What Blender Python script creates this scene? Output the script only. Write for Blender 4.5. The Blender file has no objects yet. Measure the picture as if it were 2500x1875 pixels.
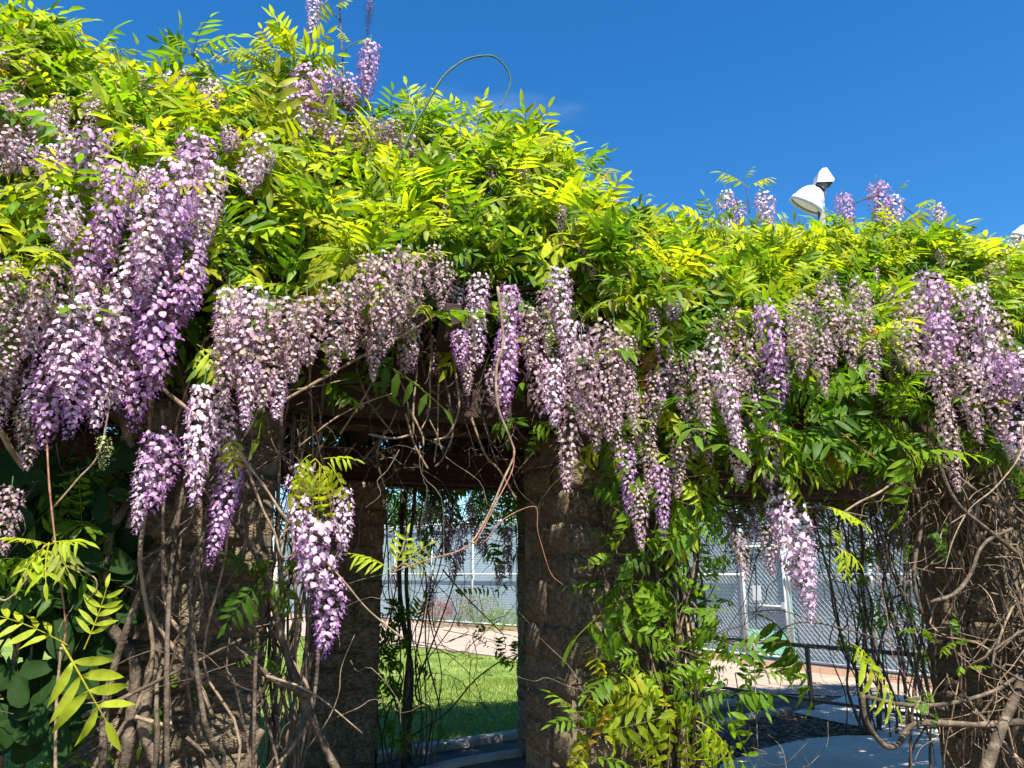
import bpy, bmesh, math, random
import numpy as np
from mathutils import Vector, Matrix, noise as mnoise

random.seed(7)
rng = np.random.default_rng(11)
scene = bpy.context.scene
C = scene.collection

# ------------------------------------------------------------------ camera, sky, sun, exposure
FPX, PITCH, CAMZ = 1880.0, math.radians(13.8), 1.65       # focal length in photo pixels (2500 wide)
cam_d = bpy.data.cameras.new('camera')
cam_d.sensor_width = 36.0
cam_d.lens = 36.0 * FPX / 2500.0
cam_d.clip_start = 0.05
cam_d.clip_end = 2000
cam = bpy.data.objects.new('camera', cam_d)
C.objects.link(cam)
cam.location = (0, 0, CAMZ)
cam.rotation_euler = (math.radians(90) + PITCH, 0, 0)
scene.camera = cam

SUN_EL = math.radians(57)
SUN_H = Vector((0.29, -0.957, 0)).normalized()             # horizontal direction towards the sun
SUN_DIR = Vector((SUN_H.x * math.cos(SUN_EL), SUN_H.y * math.cos(SUN_EL), math.sin(SUN_EL)))
world = bpy.data.worlds.new('World')
scene.world = world
world.use_nodes = True
wn, wl = world.node_tree.nodes, world.node_tree.links
wn.clear()
sky = wn.new('ShaderNodeTexSky')
sky.sky_type = 'NISHITA'
sky.sun_disc = False
sky.sun_elevation = SUN_EL
sky.sun_rotation = math.atan2(SUN_H.x, SUN_H.y)
sky.altitude = 200
sky.air_density = 1.0
sky.dust_density = 0.0
sky.ozone_density = 5.0
hs = wn.new('ShaderNodeHueSaturation')
hs.inputs['Saturation'].default_value = 1.29
bgd = wn.new('ShaderNodeBackground')
bgd.inputs['Strength'].default_value = 0.092
wo = wn.new('ShaderNodeOutputWorld')
wl.new(sky.outputs[0], hs.inputs['Color'])
wl.new(bgd.outputs[0], wo.inputs[0])
# one thin wisp of high cloud
tcw = wn.new('ShaderNodeTexCoord')
sbw = wn.new('ShaderNodeVectorMath')
sbw.operation = 'SUBTRACT'
sbw.inputs[1].default_value = Vector((-.035, .848, .555)).normalized()
scw = wn.new('ShaderNodeVectorMath')
scw.operation = 'MULTIPLY'
scw.inputs[1].default_value = (9.0, 12.0, 42.0)
lnw = wn.new('ShaderNodeVectorMath')
lnw.operation = 'LENGTH'
nzw = wn.new('ShaderNodeTexNoise')
nzw.inputs['Scale'].default_value = 1.6
nzw.inputs['Detail'].default_value = 6
adw = wn.new('ShaderNodeMath')
adw.operation = 'MULTIPLY_ADD'
adw.inputs[1].default_value = -1.5
rmw = wn.new('ShaderNodeMapRange')
rmw.interpolation_type = 'SMOOTHSTEP'
rmw.inputs[1].default_value = -.75
rmw.inputs[2].default_value = .45
rmw.inputs[3].default_value = 0.09
rmw.inputs[4].default_value = 0.0
mxw = wn.new('ShaderNodeMix')
mxw.data_type = 'RGBA'
mxw.inputs['B'].default_value = (5.2, 6.0, 7.2, 1)
wl.new(tcw.outputs['Generated'], sbw.inputs[0])
wl.new(sbw.outputs[0], scw.inputs[0])
wl.new(scw.outputs[0], lnw.inputs[0])
wl.new(scw.outputs[0], nzw.inputs['Vector'])
wl.new(nzw.outputs['Fac'], adw.inputs[0])
wl.new(lnw.outputs['Value'], adw.inputs[2])
wl.new(adw.outputs[0], rmw.inputs[0])
wl.new(rmw.outputs[0], mxw.inputs['Factor'])
wl.new(hs.outputs[0], mxw.inputs['A'])
wl.new(mxw.outputs['Result'], bgd.inputs['Color'])

sun_d = bpy.data.lights.new('sun', 'SUN')
sun_d.energy = 5.0
sun_d.angle = math.radians(0.53)
sun_d.color = (1.0, 0.955, 0.88)
sun = bpy.data.objects.new('sun', sun_d)
C.objects.link(sun)
sun.rotation_euler = SUN_DIR.to_track_quat('Z', 'Y').to_euler()
sun.location = SUN_DIR * 30

vs = scene.view_settings
vs.view_transform = 'Standard'
vs.look = 'None'
vs.exposure = 1.25
vs.gamma = 1.0
vs.use_curve_mapping = False
cy = scene.cycles
cy.max_bounces = 6
cy.diffuse_bounces = 4
cy.glossy_bounces = 2
cy.transmission_bounces = 4
cy.transparent_max_bounces = 8
cy.caustics_reflective = False
cy.caustics_refractive = False
cy.sample_clamp_indirect = 4.0
cy.use_denoising = True
cy.denoiser = 'OPENIMAGEDENOISE'
cy.denoising_input_passes = 'RGB_ALBEDO_NORMAL'

# ------------------------------------------------------------------ picking points of the place
cP, sP = math.cos(PITCH), math.sin(PITCH)
E2 = np.array([0.9453, 0.3261])          # along the pergola
N2 = np.array([0.3261, -0.9453])         # out of its front face
O2 = np.array([0.0, 4.05])               # a point of its front face


def ray(u, v):
    a, b = (u - 1250.0) / FPX, (937.5 - v) / FPX
    return np.array([a, cP - b * sP, sP + b * cP])


def at(u, v, Y):
    d = ray(u, v)
    return np.array([0, 0, CAMZ]) + d * (Y / d[1])


def gnd(u, v, z=0.0):
    d = ray(u, v)
    p = np.array([0, 0, CAMZ]) + d * ((z - CAMZ) / d[2])
    return p


def project(p):
    x, y, z = p[0], p[1], p[2] - CAMZ
    dep = y * cP + z * sP
    up = -y * sP + z * cP
    return 1250 + FPX * x / dep, 937.5 - FPX * up / dep


def pg(s, o, z=0.0):                      # pergola coordinates to the world
    q = O2 + E2 * s + N2 * o
    return np.array([q[0], q[1], z])


def to_so(p):
    q = np.array(p[:2]) - O2
    return float(q @ E2), float(q @ N2)


def at_off(u, v, o):                      # the point of the vertical plane o metres before the front face
    d = ray(u, v)
    t = (o - N2 @ (-O2)) / (N2 @ d[:2])
    return np.array([0, 0, CAMZ]) + d * t


# the foliage mound: its crest line, read where it stands 0.8 m behind the front face
CREST = [(-600, -40), (-250, -20), (0, 40), (100, 95), (200, 140), (330, 190), (450, 180), (560, 175), (720, 205), (830, 220), (930, 275),
         (1060, 315), (1180, 345), (1290, 350), (1340, 400), (1400, 470), (1480, 520), (1560, 540), (1640, 550),
         (1740, 560), (1900, 565), (2000, 570), (2100, 565), (2200, 550), (2290, 570), (2350, 620), (2400, 645),
         (2500, 610), (2700, 620), (2900, 630)]
_cs = []
for u, v in CREST:
    p = at_off(u, v + (22 if u < 1350 else 34), -0.8)
    _cs.append((to_so(p)[0], p[2]))
_cs.sort()
CS_S, CS_Z = np.array([c[0] for c in _cs]), np.array([c[1] for c in _cs])


def crest(s):
    return float(np.interp(s, CS_S, CS_Z))


ZB = 2.55


def bump3(s, z):
    return 0.14 * math.sin(2.1 * s + 1.7 * z) + 0.10 * math.sin(4.7 * s - 2.9 * z + 1.0) + 0.07 * math.sin(8.3 * s + 5.1 * z)


def osurf(s, z):
    zc = crest(s)
    t = min(max((z - ZB) / max(zc - ZB, .3), 0), 1.0)
    return 0.48 - 1.28 * t ** 1.8 + bump3(s, z) * (0.75 if z > ZB else .4)


def surf(u, v, pull=0.0):
    d = ray(u, v)
    t = 1.4
    while t < 9:
        p = np.array([0, 0, CAMZ]) + d * t
        s, o = to_so(p)
        if p[2] > crest(s) + .02:
            if o < -0.8:
                return p
        elif o < osurf(s, p[2]) + pull:
            return p
        t += 0.03
    return at_off(u, v, 0.2)


# ------------------------------------------------------------------ materials
def new_mat(name):
    m = bpy.data.materials.new(name)
    m.use_nodes = True
    return m, m.node_tree.nodes, m.node_tree.links, m.node_tree.nodes['Principled BSDF']


def ramp_mat(name, c1, c2, scale=8, rough=.8, bump=.3, bscale=40, spec=.3, detail=6, stretch=None, c3=None, bdist=.01, lo=.35, hi=.68):
    m, n, l, b = new_mat(name)
    tc = n.new('ShaderNodeTexCoord')
    mp = n.new('ShaderNodeMapping')
    if stretch:
        mp.inputs['Scale'].default_value = stretch
    nz = n.new('ShaderNodeTexNoise')
    nz.inputs['Scale'].default_value = scale
    nz.inputs['Detail'].default_value = detail
    nz.inputs['Roughness'].default_value = .62
    cr = n.new('ShaderNodeValToRGB')
    cr.color_ramp.elements[0].position = lo
    cr.color_ramp.elements[1].position = hi
    cr.color_ramp.elements[0].color = (*c1, 1)
    cr.color_ramp.elements[1].color = (*c2, 1)
    if c3:
        e = cr.color_ramp.elements.new((lo + hi) / 2)
        e.color = (*c3, 1)
    nb = n.new('ShaderNodeTexNoise')
    nb.inputs['Scale'].default_value = bscale
    nb.inputs['Detail'].default_value = 5
    bp = n.new('ShaderNodeBump')
    bp.inputs['Strength'].default_value = bump
    bp.inputs['Distance'].default_value = bdist
    l.new(tc.outputs['Object'], mp.inputs['Vector'])
    l.new(mp.outputs[0], nz.inputs['Vector'])
    l.new(mp.outputs[0], nb.inputs['Vector'])
    l.new(nz.outputs['Fac'], cr.inputs[0])
    l.new(cr.outputs[0], b.inputs['Base Color'])
    l.new(nb.outputs['Fac'], bp.inputs['Height'])
    l.new(bp.outputs[0], b.inputs['Normal'])
    b.inputs['Roughness'].default_value = rough
    b.inputs['Specular IOR Level'].default_value = spec
    return m


def petal_mat(name, trans, tmul, rough, spec, vein=0.0):
    """thin leaf or petal: colour from the mesh, light passes through"""
    m, n, l, b = new_mat(name)
    at_ = n.new('ShaderNodeAttribute')
    at_.attribute_name = 'tint'
    nz = n.new('ShaderNodeTexNoise')
    tc = n.new('ShaderNodeTexCoord')
    nz.inputs['Scale'].default_value = 30
    nz.inputs['Detail'].default_value = 3
    mr = n.new('ShaderNodeMapRange')
    mr.inputs[1].default_value = .3
    mr.inputs[2].default_value = .7
    mr.inputs[3].default_value = .82
    mr.inputs[4].default_value = 1.16
    mu = n.new('ShaderNodeVectorMath')
    mu.operation = 'SCALE'
    l.new(tc.outputs['Object'], nz.inputs['Vector'])
    l.new(nz.outputs['Fac'], mr.inputs[0])
    l.new(at_.outputs['Color'], mu.inputs[0])
    l.new(mr.outputs[0], mu.inputs['Scale'])
    l.new(mu.outputs[0], b.inputs['Base Color'])
    b.inputs['Roughness'].default_value = rough
    b.inputs['Specular IOR Level'].default_value = spec
    tr = n.new('ShaderNodeBsdfTranslucent')
    tm = n.new('ShaderNodeVectorMath')
    tm.operation = 'MULTIPLY'
    tm.inputs[1].default_value = tmul
    l.new(mu.outputs[0], tm.inputs[0])
    l.new(tm.outputs[0], tr.inputs['Color'])
    mx = n.new('ShaderNodeMixShader')
    mx.inputs[0].default_value = trans
    l.new(b.outputs[0], mx.inputs[1])
    l.new(tr.outputs[0], mx.inputs[2])
    l.new(mx.outputs[0], n['Material Output'].inputs['Surface'])
    return m


def plain_mat(name, col, rough=.5, metal=0.0, spec=.5):
    return ramp_mat(name, tuple(c * .88 for c in col), tuple(min(c * 1.08, 1) for c in col), scale=6, rough=rough, bump=.05, spec=spec)


M = {}
M['leaf'] = petal_mat('leaf', .52, (1.75, 1.65, .5), .5, .25)
M['broadleaf'] = petal_mat('broad_leaf', .25, (1.3, 1.5, .5), .7, .12)
M['petal'] = petal_mat('petal', .33, (1.0, .95, 1.0), .6, .15)
M['stone'] = ramp_mat('rough_stone', (.10, .072, .040), (.40, .31, .195), scale=11, rough=.95, bump=1.0, bscale=30, c3=(.235, .178, .107), bdist=.035)
M['mortar'] = ramp_mat('mortar', (.075, .058, .038), (.20, .16, .105), scale=14, rough=.95, bump=.8, bscale=50)
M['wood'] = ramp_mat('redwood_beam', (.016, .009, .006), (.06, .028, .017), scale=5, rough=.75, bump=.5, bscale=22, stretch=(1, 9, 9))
M['bark'] = ramp_mat('old_bark', (.05, .036, .023), (.21, .157, .108), scale=14, rough=.9, bump=.9, bscale=60, c3=(.10, .073, .048))
M['twig'] = ramp_mat('tan_twig', (.13, .085, .05), (.36, .26, .165), scale=18, rough=.75, bump=.4, bscale=80)
M['redtwig'] = ramp_mat('red_twig', (.22, .085, .05), (.40, .20, .12), scale=18, rough=.65, bump=.3, bscale=80)
M['greentwig'] = ramp_mat('green_twig', (.03, .065, .02), (.07, .125, .035), scale=18, rough=.55, bump=.2, bscale=80)
M['ground'] = ramp_mat('bare_earth', (.085, .06, .042), (.19, .145, .10), scale=3, rough=.95, bump=.8, bscale=45, detail=9)
M['mulch'] = ramp_mat('bark_mulch', (.17, .09, .055), (.40, .25, .16), scale=26, rough=.95, bump=1, bscale=70, detail=8)
M['lawn'] = ramp_mat('lawn_soil', (.10, .155, .02), (.24, .28, .06), scale=1.3, rough=.95, bump=.9, bscale=90, detail=10, c3=(.15, .215, .035))
M['path'] = ramp_mat('path_concrete', (.30, .225, .17), (.41, .32, .25), scale=2.2, rough=.9, bump=.25, bscale=120, detail=9)
M['concrete'] = ramp_mat('grey_concrete', (.62, .55, .46), (.79, .71, .61), scale=1.8, rough=.9, bump=.25, bscale=120, detail=10)
M['kerb'] = ramp_mat('kerb_concrete', (.27, .25, .22), (.42, .39, .35), scale=5, rough=.9, bump=.3, bscale=90, detail=8)
M['court'] = ramp_mat('court_surface', (.07, .19, .11), (.10, .25, .15), scale=.6, rough=.85, bump=.1)
M['galv'] = plain_mat('galvanised_steel', (.52, .55, .57), rough=.45)
M['black'] = plain_mat('black_paint', (.018, .018, .02), rough=.4)
M['white'] = plain_mat('white_enamel', (.60, .61, .62), rough=.35)
M['polem'] = ramp_mat('pole_concrete', (.15, .145, .14), (.22, .215, .21), scale=12, rough=.8, bump=.2)
M['glass'] = plain_mat('lamp_glass', (.10, .11, .12), rough=.1)
M['paper'] = plain_mat('notice_paper', (.80, .80, .78), rough=.8)
M['plate'] = ramp_mat('tin_roof', (.3, .3, .3), (.4, .4, .4))

# windscreen: woven plastic cloth with horizontal slat lines
m, n, l, b = new_mat('windscreen_cloth')
tc = n.new('ShaderNodeTexCoord')
wv = n.new('ShaderNodeTexWave')
wv.wave_type = 'BANDS'
wv.bands_direction = 'Z'
wv.inputs['Scale'].default_value = 4.2
wv.inputs['Distortion'].default_value = .25
cr = n.new('ShaderNodeValToRGB')
cr.color_ramp.elements[0].color = (.27, .36, .38, 1)
cr.color_ramp.elements[1].color = (.37, .47, .50, 1)
nz = n.new('ShaderNodeTexNoise')
nz.inputs['Scale'].default_value = 1.4
nz.inputs['Detail'].default_value = 5
mx = n.new('ShaderNodeMix')
mx.data_type = 'RGBA'
mx.blend_type = 'MULTIPLY'
mx.inputs['Factor'].default_value = .35
l.new(tc.outputs['Object'], wv.inputs['Vector'])
l.new(tc.outputs['Object'], nz.inputs['Vector'])
l.new(wv.outputs['Fac'], cr.inputs[0])
l.new(cr.outputs[0], mx.inputs['A'])
l.new(nz.outputs['Fac'], mx.inputs['B'])
l.new(mx.outputs['Result'], b.inputs['Base Color'])
b.inputs['Roughness'].default_value = .7
M['screen'] = m


# ------------------------------------------------------------------ mesh helpers
def mesh_arrays(name, V, T, col=None, smooth=True):
    V = np.ascontiguousarray(V, dtype=np.float32)
    T = np.ascontiguousarray(T, dtype=np.int32)
    me = bpy.data.meshes.new(name)
    me.vertices.add(len(V))
    me.vertices.foreach_set('co', V.ravel())
    me.loops.add(T.size)
    me.loops.foreach_set('vertex_index', T.ravel())
    k = T.shape[1]
    me.polygons.add(len(T))
    me.polygons.foreach_set('loop_start', np.arange(0, T.size, k, dtype=np.int32))
    me.update(calc_edges=True)
    me.polygons.foreach_set('use_smooth', np.full(len(T), bool(smooth)))
    if col is not None:
        a = me.color_attributes.new('tint', 'FLOAT_COLOR', 'POINT')
        c4 = np.ones((len(V), 4), dtype=np.float32)
        c4[:, :3] = col
        a.data.foreach_set('color', c4.ravel())
    return me


def obj(name, me, mat=None, parent=None):
    o = bpy.data.objects.new(name, me)
    C.objects.link(o)
    if mat is not None and me is not None and not me.materials:
        me.materials.append(mat)
    if parent is not None:
        o.parent = parent
    return o


def tag(o, label=None, cat=None, group=None, kind=None):
    if label:
        o['label'] = label
    if cat:
        o['category'] = cat
    if group:
        o['group'] = group
    if kind:
        o['kind'] = kind
    return o


def empty(name, loc=(0, 0, 0), rz=0.0):
    o = bpy.data.objects.new(name, None)
    C.objects.link(o)
    o.empty_display_size = .2
    o.location = loc
    o.rotation_euler = (0, 0, rz)
    return o


class Geo:
    """collects triangles"""

    def __init__(self):
        self.V, self.T, self.Cl, self.n = [], [], [], 0

    def add(self, V, T, col=(1, 1, 1)):
        V = np.asarray(V, float)
        T = np.asarray(T, int)
        self.V.append(V)
        self.T.append(T + self.n)
        c = np.asarray(col, float)
        self.Cl.append(np.broadcast_to(c, (len(V), 3)).copy() if c.ndim == 1 else c)
        self.n += len(V)
        return self

    def arrays(self):
        return np.concatenate(self.V), np.concatenate(self.T), np.concatenate(self.Cl)

    def mesh(self, name, smooth=True, color=False):
        V, T, c = self.arrays()
        return mesh_arrays(name, V, T, c if color else None, smooth)

    def box(self, lo, hi):
        x0, y0, z0 = lo
        x1, y1, z1 = hi
        V = [(x0, y0, z0), (x1, y0, z0), (x1, y1, z0), (x0, y1, z0), (x0, y0, z1), (x1, y0, z1), (x1, y1, z1), (x0, y1, z1)]
        Q = [(0, 3, 2, 1), (4, 5, 6, 7), (0, 1, 5, 4), (1, 2, 6, 5), (2, 3, 7, 6), (3, 0, 4, 7)]
        T = []
        for a, b_, c_, d in Q:
            T += [(a, b_, c_), (a, c_, d)]
        return self.add(V, T)

    def tube(self, pts, rad, sides=6, col=(1, 1, 1), cap=True):
        P = np.asarray(pts, float)
        k = len(P)
        R = np.broadcast_to(np.asarray(rad, float), (k,))
        tg = np.gradient(P, axis=0)
        tg /= np.linalg.norm(tg, axis=1)[:, None] + 1e-9
        ref = np.array([0, 0, 1.0]) if abs(tg[0][2]) < .8 else np.array([1.0, 0, 0])
        nn = np.cross(tg[0], ref)
        nn /= np.linalg.norm(nn)
        V = []
        for i in range(k):
            nn = nn - tg[i] * (nn @ tg[i])
            nn /= np.linalg.norm(nn) + 1e-9
            bb = np.cross(tg[i], nn)
            for j in range(sides):
                a = 2 * math.pi * j / sides
                V.append(P[i] + R[i] * (math.cos(a) * nn + math.sin(a) * bb))
        T = []
        for i in range(k - 1):
            for j in range(sides):
                a, b_ = i * sides + j, i * sides + (j + 1) % sides
                c_, d = a + sides, b_ + sides
                T += [(a, b_, d), (a, d, c_)]
        if cap:
            V.append(P[0])
            V.append(P[-1])
            e0, e1 = len(V) - 2, len(V) - 1
            for j in range(sides):
                T.append((e0, (j + 1) % sides, j))
                T.append((e1, (k - 1) * sides + j, (k - 1) * sides + (j + 1) % sides))
        return self.add(V, T, col)


def spline(pts, n=8):
    P = [np.asarray(p, float) for p in pts]
    P = [2 * P[0] - P[1]] + P + [2 * P[-1] - P[-2]]
    out = []
    for i in range(1, len(P) - 2):
        p0, p1, p2, p3 = P[i - 1:i + 3]
        for k in range(n):
            t = k / n
            out.append(.5 * ((2 * p1) + (p2 - p0) * t + (2 * p0 - 5 * p1 + 4 * p2 - p3) * t * t + (3 * p1 - p0 - 3 * p2 + p3) * t ** 3))
    out.append(P[-2])
    return np.array(out)


def wander(p0, p1, amp, k=5, n=5, sag=0.0):
    p0, p1 = np.asarray(p0, float), np.asarray(p1, float)
    pts = []
    for i in range(k + 1):
        t = i / k
        q = p0 + (p1 - p0) * t + rng.normal(0, amp, 3) * math.sin(math.pi * t) ** .7
        q[2] -= sag * math.sin(math.pi * t)
        pts.append(q)
    return spline(pts, n)


def centred(g, name, mat, parent, label=None, smooth=True):
    """a mesh object whose origin lies at its own base, under a parent"""
    V, T, c = g.arrays()
    o0 = np.array([V[:, 0].mean(), V[:, 1].mean(), V[:, 2].min()])
    me = mesh_arrays(name, V - o0, T, None, smooth)
    ob = obj(name, me, mat, parent)
    base = np.array(parent.location) if parent is not None else np.zeros(3)
    ob.location = o0 - base
    if label:
        ob['label'] = label
    return ob


# ------------------------------------------------------------------ ground, lawn, paths
def sheet(name, pts, z, mat, label=None, cat=None, cuts=0):
    bm = bmesh.new()
    vs_ = [bm.verts.new((p[0], p[1], z)) for p in pts]
    f = bm.faces.new(vs_)
    if f.normal.z < 0:
        f.normal_flip()
    bmesh.ops.triangulate(bm, faces=bm.faces[:])
    bm.normal_update()
    for f in bm.faces:
        if f.normal.z < 0:
            f.normal_flip()
    me = bpy.data.meshes.new(name)
    bm.to_mesh(me)
    bm.free()
    o = obj(name, me, mat)
    tag(o, label, cat, kind='structure')
    return o


sheet('ground', [(-150, -60), (150, -60), (150, 200), (-150, 200)], 0.0, M['ground'], 'bare brown earth around and under the pergola', 'ground')
FENCE = [np.array(p, float) for p in [(-10.5, 35.5), (0.2, 25.2), (5.0, 15.95), (9.0, 9.35)]]


def off_fence(d):                                     # the fence line shifted d metres towards the pergola
    out = []
    for i, p in enumerate(FENCE):
        a = FENCE[max(i - 1, 0)]
        b_ = FENCE[min(i + 1, len(FENCE) - 1)]
        t = (b_ - a) / np.linalg.norm(b_ - a)
        nrm = np.array([t[1], -t[0]])
        if nrm @ (-p) < 0:
            nrm = -nrm
        out.append(p + nrm * d)
    return out


court_pts = [tuple(p) for p in off_fence(-.05)] + [(40, 9), (40, 70), (-12, 70)]
sheet('tennis_court', court_pts, 0.004, M['court'], 'green tennis court surface behind the fence', 'court')
fa, fb = off_fence(.08), off_fence(1.0)
sheet('mulch_bed', [tuple(p) for p in fa] + [tuple(p) for p in fb[::-1]], 0.006, M['mulch'], 'reddish bark mulch strip along the foot of the fence', 'mulch')
near = [gnd(960, 1575), gnd(1060, 1583), gnd(1160, 1596), gnd(1275, 1612), gnd(1500, 1655), gnd(1800, 1690), gnd(2060, 1702), gnd(2400, 1700)]
far = off_fence(1.0)
path_far = [tuple(p) for p in far]
path_near = [(-16, 29), (-7.5, 23.4)] + [tuple(p[:2]) for p in near] + [(8.6, 8.0)]
sheet('path', path_far + path_near[::-1], 0.010, M['path'], 'sunlit beige concrete path curving along the fence', 'path')
# grey pavement by the railing
pv = [gnd(1690, 1900), gnd(1850, 1835), gnd(1960, 1808), gnd(2060, 1800), gnd(2150, 1800), gnd(2120, 1782), gnd(2020, 1762), gnd(1935, 1742), gnd(2010, 1722), gnd(2060, 1702), gnd(2400, 1700)]
sheet('pavement', [tuple(p[:2]) for p in pv] + [(6.5, 8.2), (6.0, 5.8), (3.2, 5.6), (1.9, 6.0)], 0.018, M['concrete'], 'light grey concrete pavement in the shade behind the pergola', 'pavement')
# lawn
lawn_near = [gnd(880, 1862), gnd(1000, 1838), gnd(1130, 1818), gnd(1275, 1795), gnd(1450, 1772), gnd(1640, 1745), gnd(1760, 1722), gnd(1800, 1694)]
lawn_far = [gnd(1500, 1659), gnd(1275, 1616), gnd(1160, 1600), gnd(1060, 1587), gnd(960, 1579)]
lawn_poly = [(-14, 27.5), (-12, 5.0), (-3.5, 6.6)] + [tuple(p[:2]) for p in lawn_near] + [tuple(p[:2]) for p in lawn_far] + [(-7.5, 23.2)]
sheet('lawn', lawn_poly, 0.014, M['lawn'], 'mown green lawn between the pergola and the path', 'lawn')
# kerbs
def kerb(name, px, w, h, label):
    c_ = spline([gnd(u, v) for u, v in px], 5)
    g = Geo()
    tg = np.gradient(c_, axis=0)
    L = np.stack([tg[:, 1], -tg[:, 0]], 1)
    L /= np.linalg.norm(L, axis=1)[:, None]
    ring = []
    for p, nn in zip(c_, L):
        for dx, dz in ((-w / 2, -.05), (-w / 2, h - .012), (-w / 2 + .012, h), (w / 2 - .012, h), (w / 2, h - .012), (w / 2, -.05)):
            ring.append((p[0] + nn[0] * dx, p[1] + nn[1] * dx, dz))
    T = []
    for i in range(len(c_) - 1):
        for j in range(5):
            a = i * 6 + j
            T += [(a, a + 1, a + 7), (a, a + 7, a + 6)]
    g.add(ring, T)
    o = obj(name, g.mesh(name, smooth=False), M['kerb'])
    tag(o, label, 'kerb', kind='structure')


kerb('kerb', [(700, 1895), (880, 1866), (1000, 1842), (1130, 1822), (1275, 1799), (1450, 1776), (1640, 1749), (1790, 1720)], .14, .07, 'concrete kerb edging the lawn')
kerb('kerb', [(1000, 1900), (1130, 1866), (1275, 1843), (1450, 1815), (1640, 1790), (1800, 1760), (1925, 1737)], .11, .05, 'second concrete kerb nearer the pergola pillars')

# grass blades
def pts_in(poly, n, box):
    P = np.array(poly)
    out = []
    while sum(map(len, out)) < n:
        q = rng.uniform([box[0], box[2]], [box[1], box[3]], (n, 2))
        ins = np.zeros(n, bool)
        j = len(P) - 1
        for i in range(len(P)):
            xi, yi, xj, yj = *P[i], *P[j]
            c_ = ((yi > q[:, 1]) != (yj > q[:, 1])) & (q[:, 0] < (xj - xi) * (q[:, 1] - yi) / (yj - yi + 1e-12) + xi)
            ins ^= c_
            j = i
        out.append(q[ins])
    return np.concatenate(out)[:n]


def blades(name, q, h, w, cols, parent=None, z0=0.012):
    n_ = len(q)
    hh = rng.uniform(.6, 1.25, n_) * h
    a = rng.uniform(0, 2 * math.pi, n_)
    ln = rng.normal(0, .35, (n_, 2)) * hh[:, None]
    dx = np.stack([np.cos(a), np.sin(a)], 1) * w
    V = np.zeros((n_, 3, 3))
    V[:, 0, :2] = q - dx
    V[:, 1, :2] = q + dx
    V[:, 2, :2] = q + ln
    V[:, :2, 2] = z0
    V[:, 2, 2] = z0 + hh
    c_ = cols[rng.integers(0, len(cols), n_)] * rng.uniform(.75, 1.2, (n_, 1))
    me = mesh_arrays(name, V.reshape(-1, 3), np.arange(n_ * 3).reshape(-1, 3), np.repeat(c_, 3, 0), smooth=False)
    return obj(name, me, M['leaf'], parent)


GC = np.array([(.12, .20, .02), (.16, .24, .03), (.21, .26, .05), (.26, .27, .08), (.10, .17, .016)])
q1 = pts_in(lawn_poly, 26000, (-4.5, 2.6, 7.0, 13.0))
q2 = pts_in(lawn_poly, 12000, (-7, 2.6, 13.0, 23.0))
g1 = blades('grass', np.concatenate([q1, q2]), .045, .006, GC)
tag(g1, 'short green grass blades covering the lawn', 'grass', kind='stuff')
# mulch chips and litter in the shaded bed by the railing
bed = [gnd(1760, 1800), gnd(1830, 1762), gnd(1935, 1744), gnd(2020, 1764), gnd(2120, 1784), gnd(2140, 1796), gnd(1990, 1806), gnd(1850, 1834), gnd(1700, 1880)]
chips = Geo()
for p in pts_in([tuple(b_[:2]) for b_ in bed], 1500, (1.2, 5.0, 5.5, 10.5)):
    a, r_ = rng.uniform(0, 6.3), rng.uniform(.012, .035)
    d = np.array([math.cos(a), math.sin(a), 0]) * r_
    e_ = np.array([-math.sin(a), math.cos(a), 0]) * r_ * .4
    c0 = np.array([p[0], p[1], .008 + rng.uniform(0, .012)])
    chips.add([c0 - d - e_, c0 + d - e_, c0 + d + e_ + [0, 0, .008], c0 - d + e_ + [0, 0, .006]], [(0, 1, 2), (0, 2, 3)])
o = obj('mulch_chips', chips.mesh('mulch_chips', smooth=False), M['mulch'])
tag(o, 'loose bark chips on the shaded earth bed beside the pavement', 'mulch', kind='stuff')

pt = Geo()
for p in np.concatenate([pts_in([(1.2, 5.2), (5.6, 5.2), (6.2, 9.5), (3.0, 10.5), (1.6, 8)], 900, (1, 6.5, 5, 11)), pts_in(lawn_poly, 500, (-3, 1.6, 7.4, 12))]):
    a, r_ = rng.uniform(0, 6.3), rng.uniform(.006, .014)
    d, e_ = np.array([math.cos(a), math.sin(a), 0]) * r_, np.array([-math.sin(a), math.cos(a), .3]) * r_ * .7
    c0 = np.array([p[0], p[1], .030 + rng.uniform(0, .008)])
    pt.add([c0 - d, c0 - e_, c0 + d, c0 + e_], [(0, 1, 2), (0, 2, 3)], np.array([.62, .50, .58]) * rng.uniform(.5, 1.1))
o = obj('fallen_petals', pt.mesh('fallen_petals', smooth=False, color=True), M['petal'])
tag(o, 'fallen wisteria petals scattered on the pavement and lawn edge', 'petals', kind='stuff')

# ------------------------------------------------------------------ fence, gate, floodlights, railing
def rotz(v2):
    return math.atan2(v2[1], v2[0])


def cyl(p0, p1, r, sides=10):
    return Geo().tube([p0, (np.asarray(p0) + np.asarray(p1)) / 2, p1], r, sides)


def wires(g, x0, x1, z0, z1, pitch, r):
    """diamond wires of a chain-link panel in the x-z plane"""
    for sgn in (1, -1):
        c_ = x0 - (z1 - z0)
        while c_ < x1:
            a0, a1 = c_, c_ + (z1 - z0)
            t0 = max(0.0, (x0 - a0) / (z1 - z0))
            t1 = min(1.0, (x1 - a0) / (z1 - z0))
            if t1 - t0 > .01:
                xa, xb = a0 + t0 * (z1 - z0), a0 + t1 * (z1 - z0)
                za, zb = (z0 + t0 * (z1 - z0), z0 + t1 * (z1 - z0))
                if sgn < 0:
                    za, zb = z1 - (za - z0), z1 - (zb - z0)
                g.tube([(xa, sgn * r, za), (xb, sgn * r, zb)], r * .85, 4, cap=False)
            c_ += pitch


FH = 3.35


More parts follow.
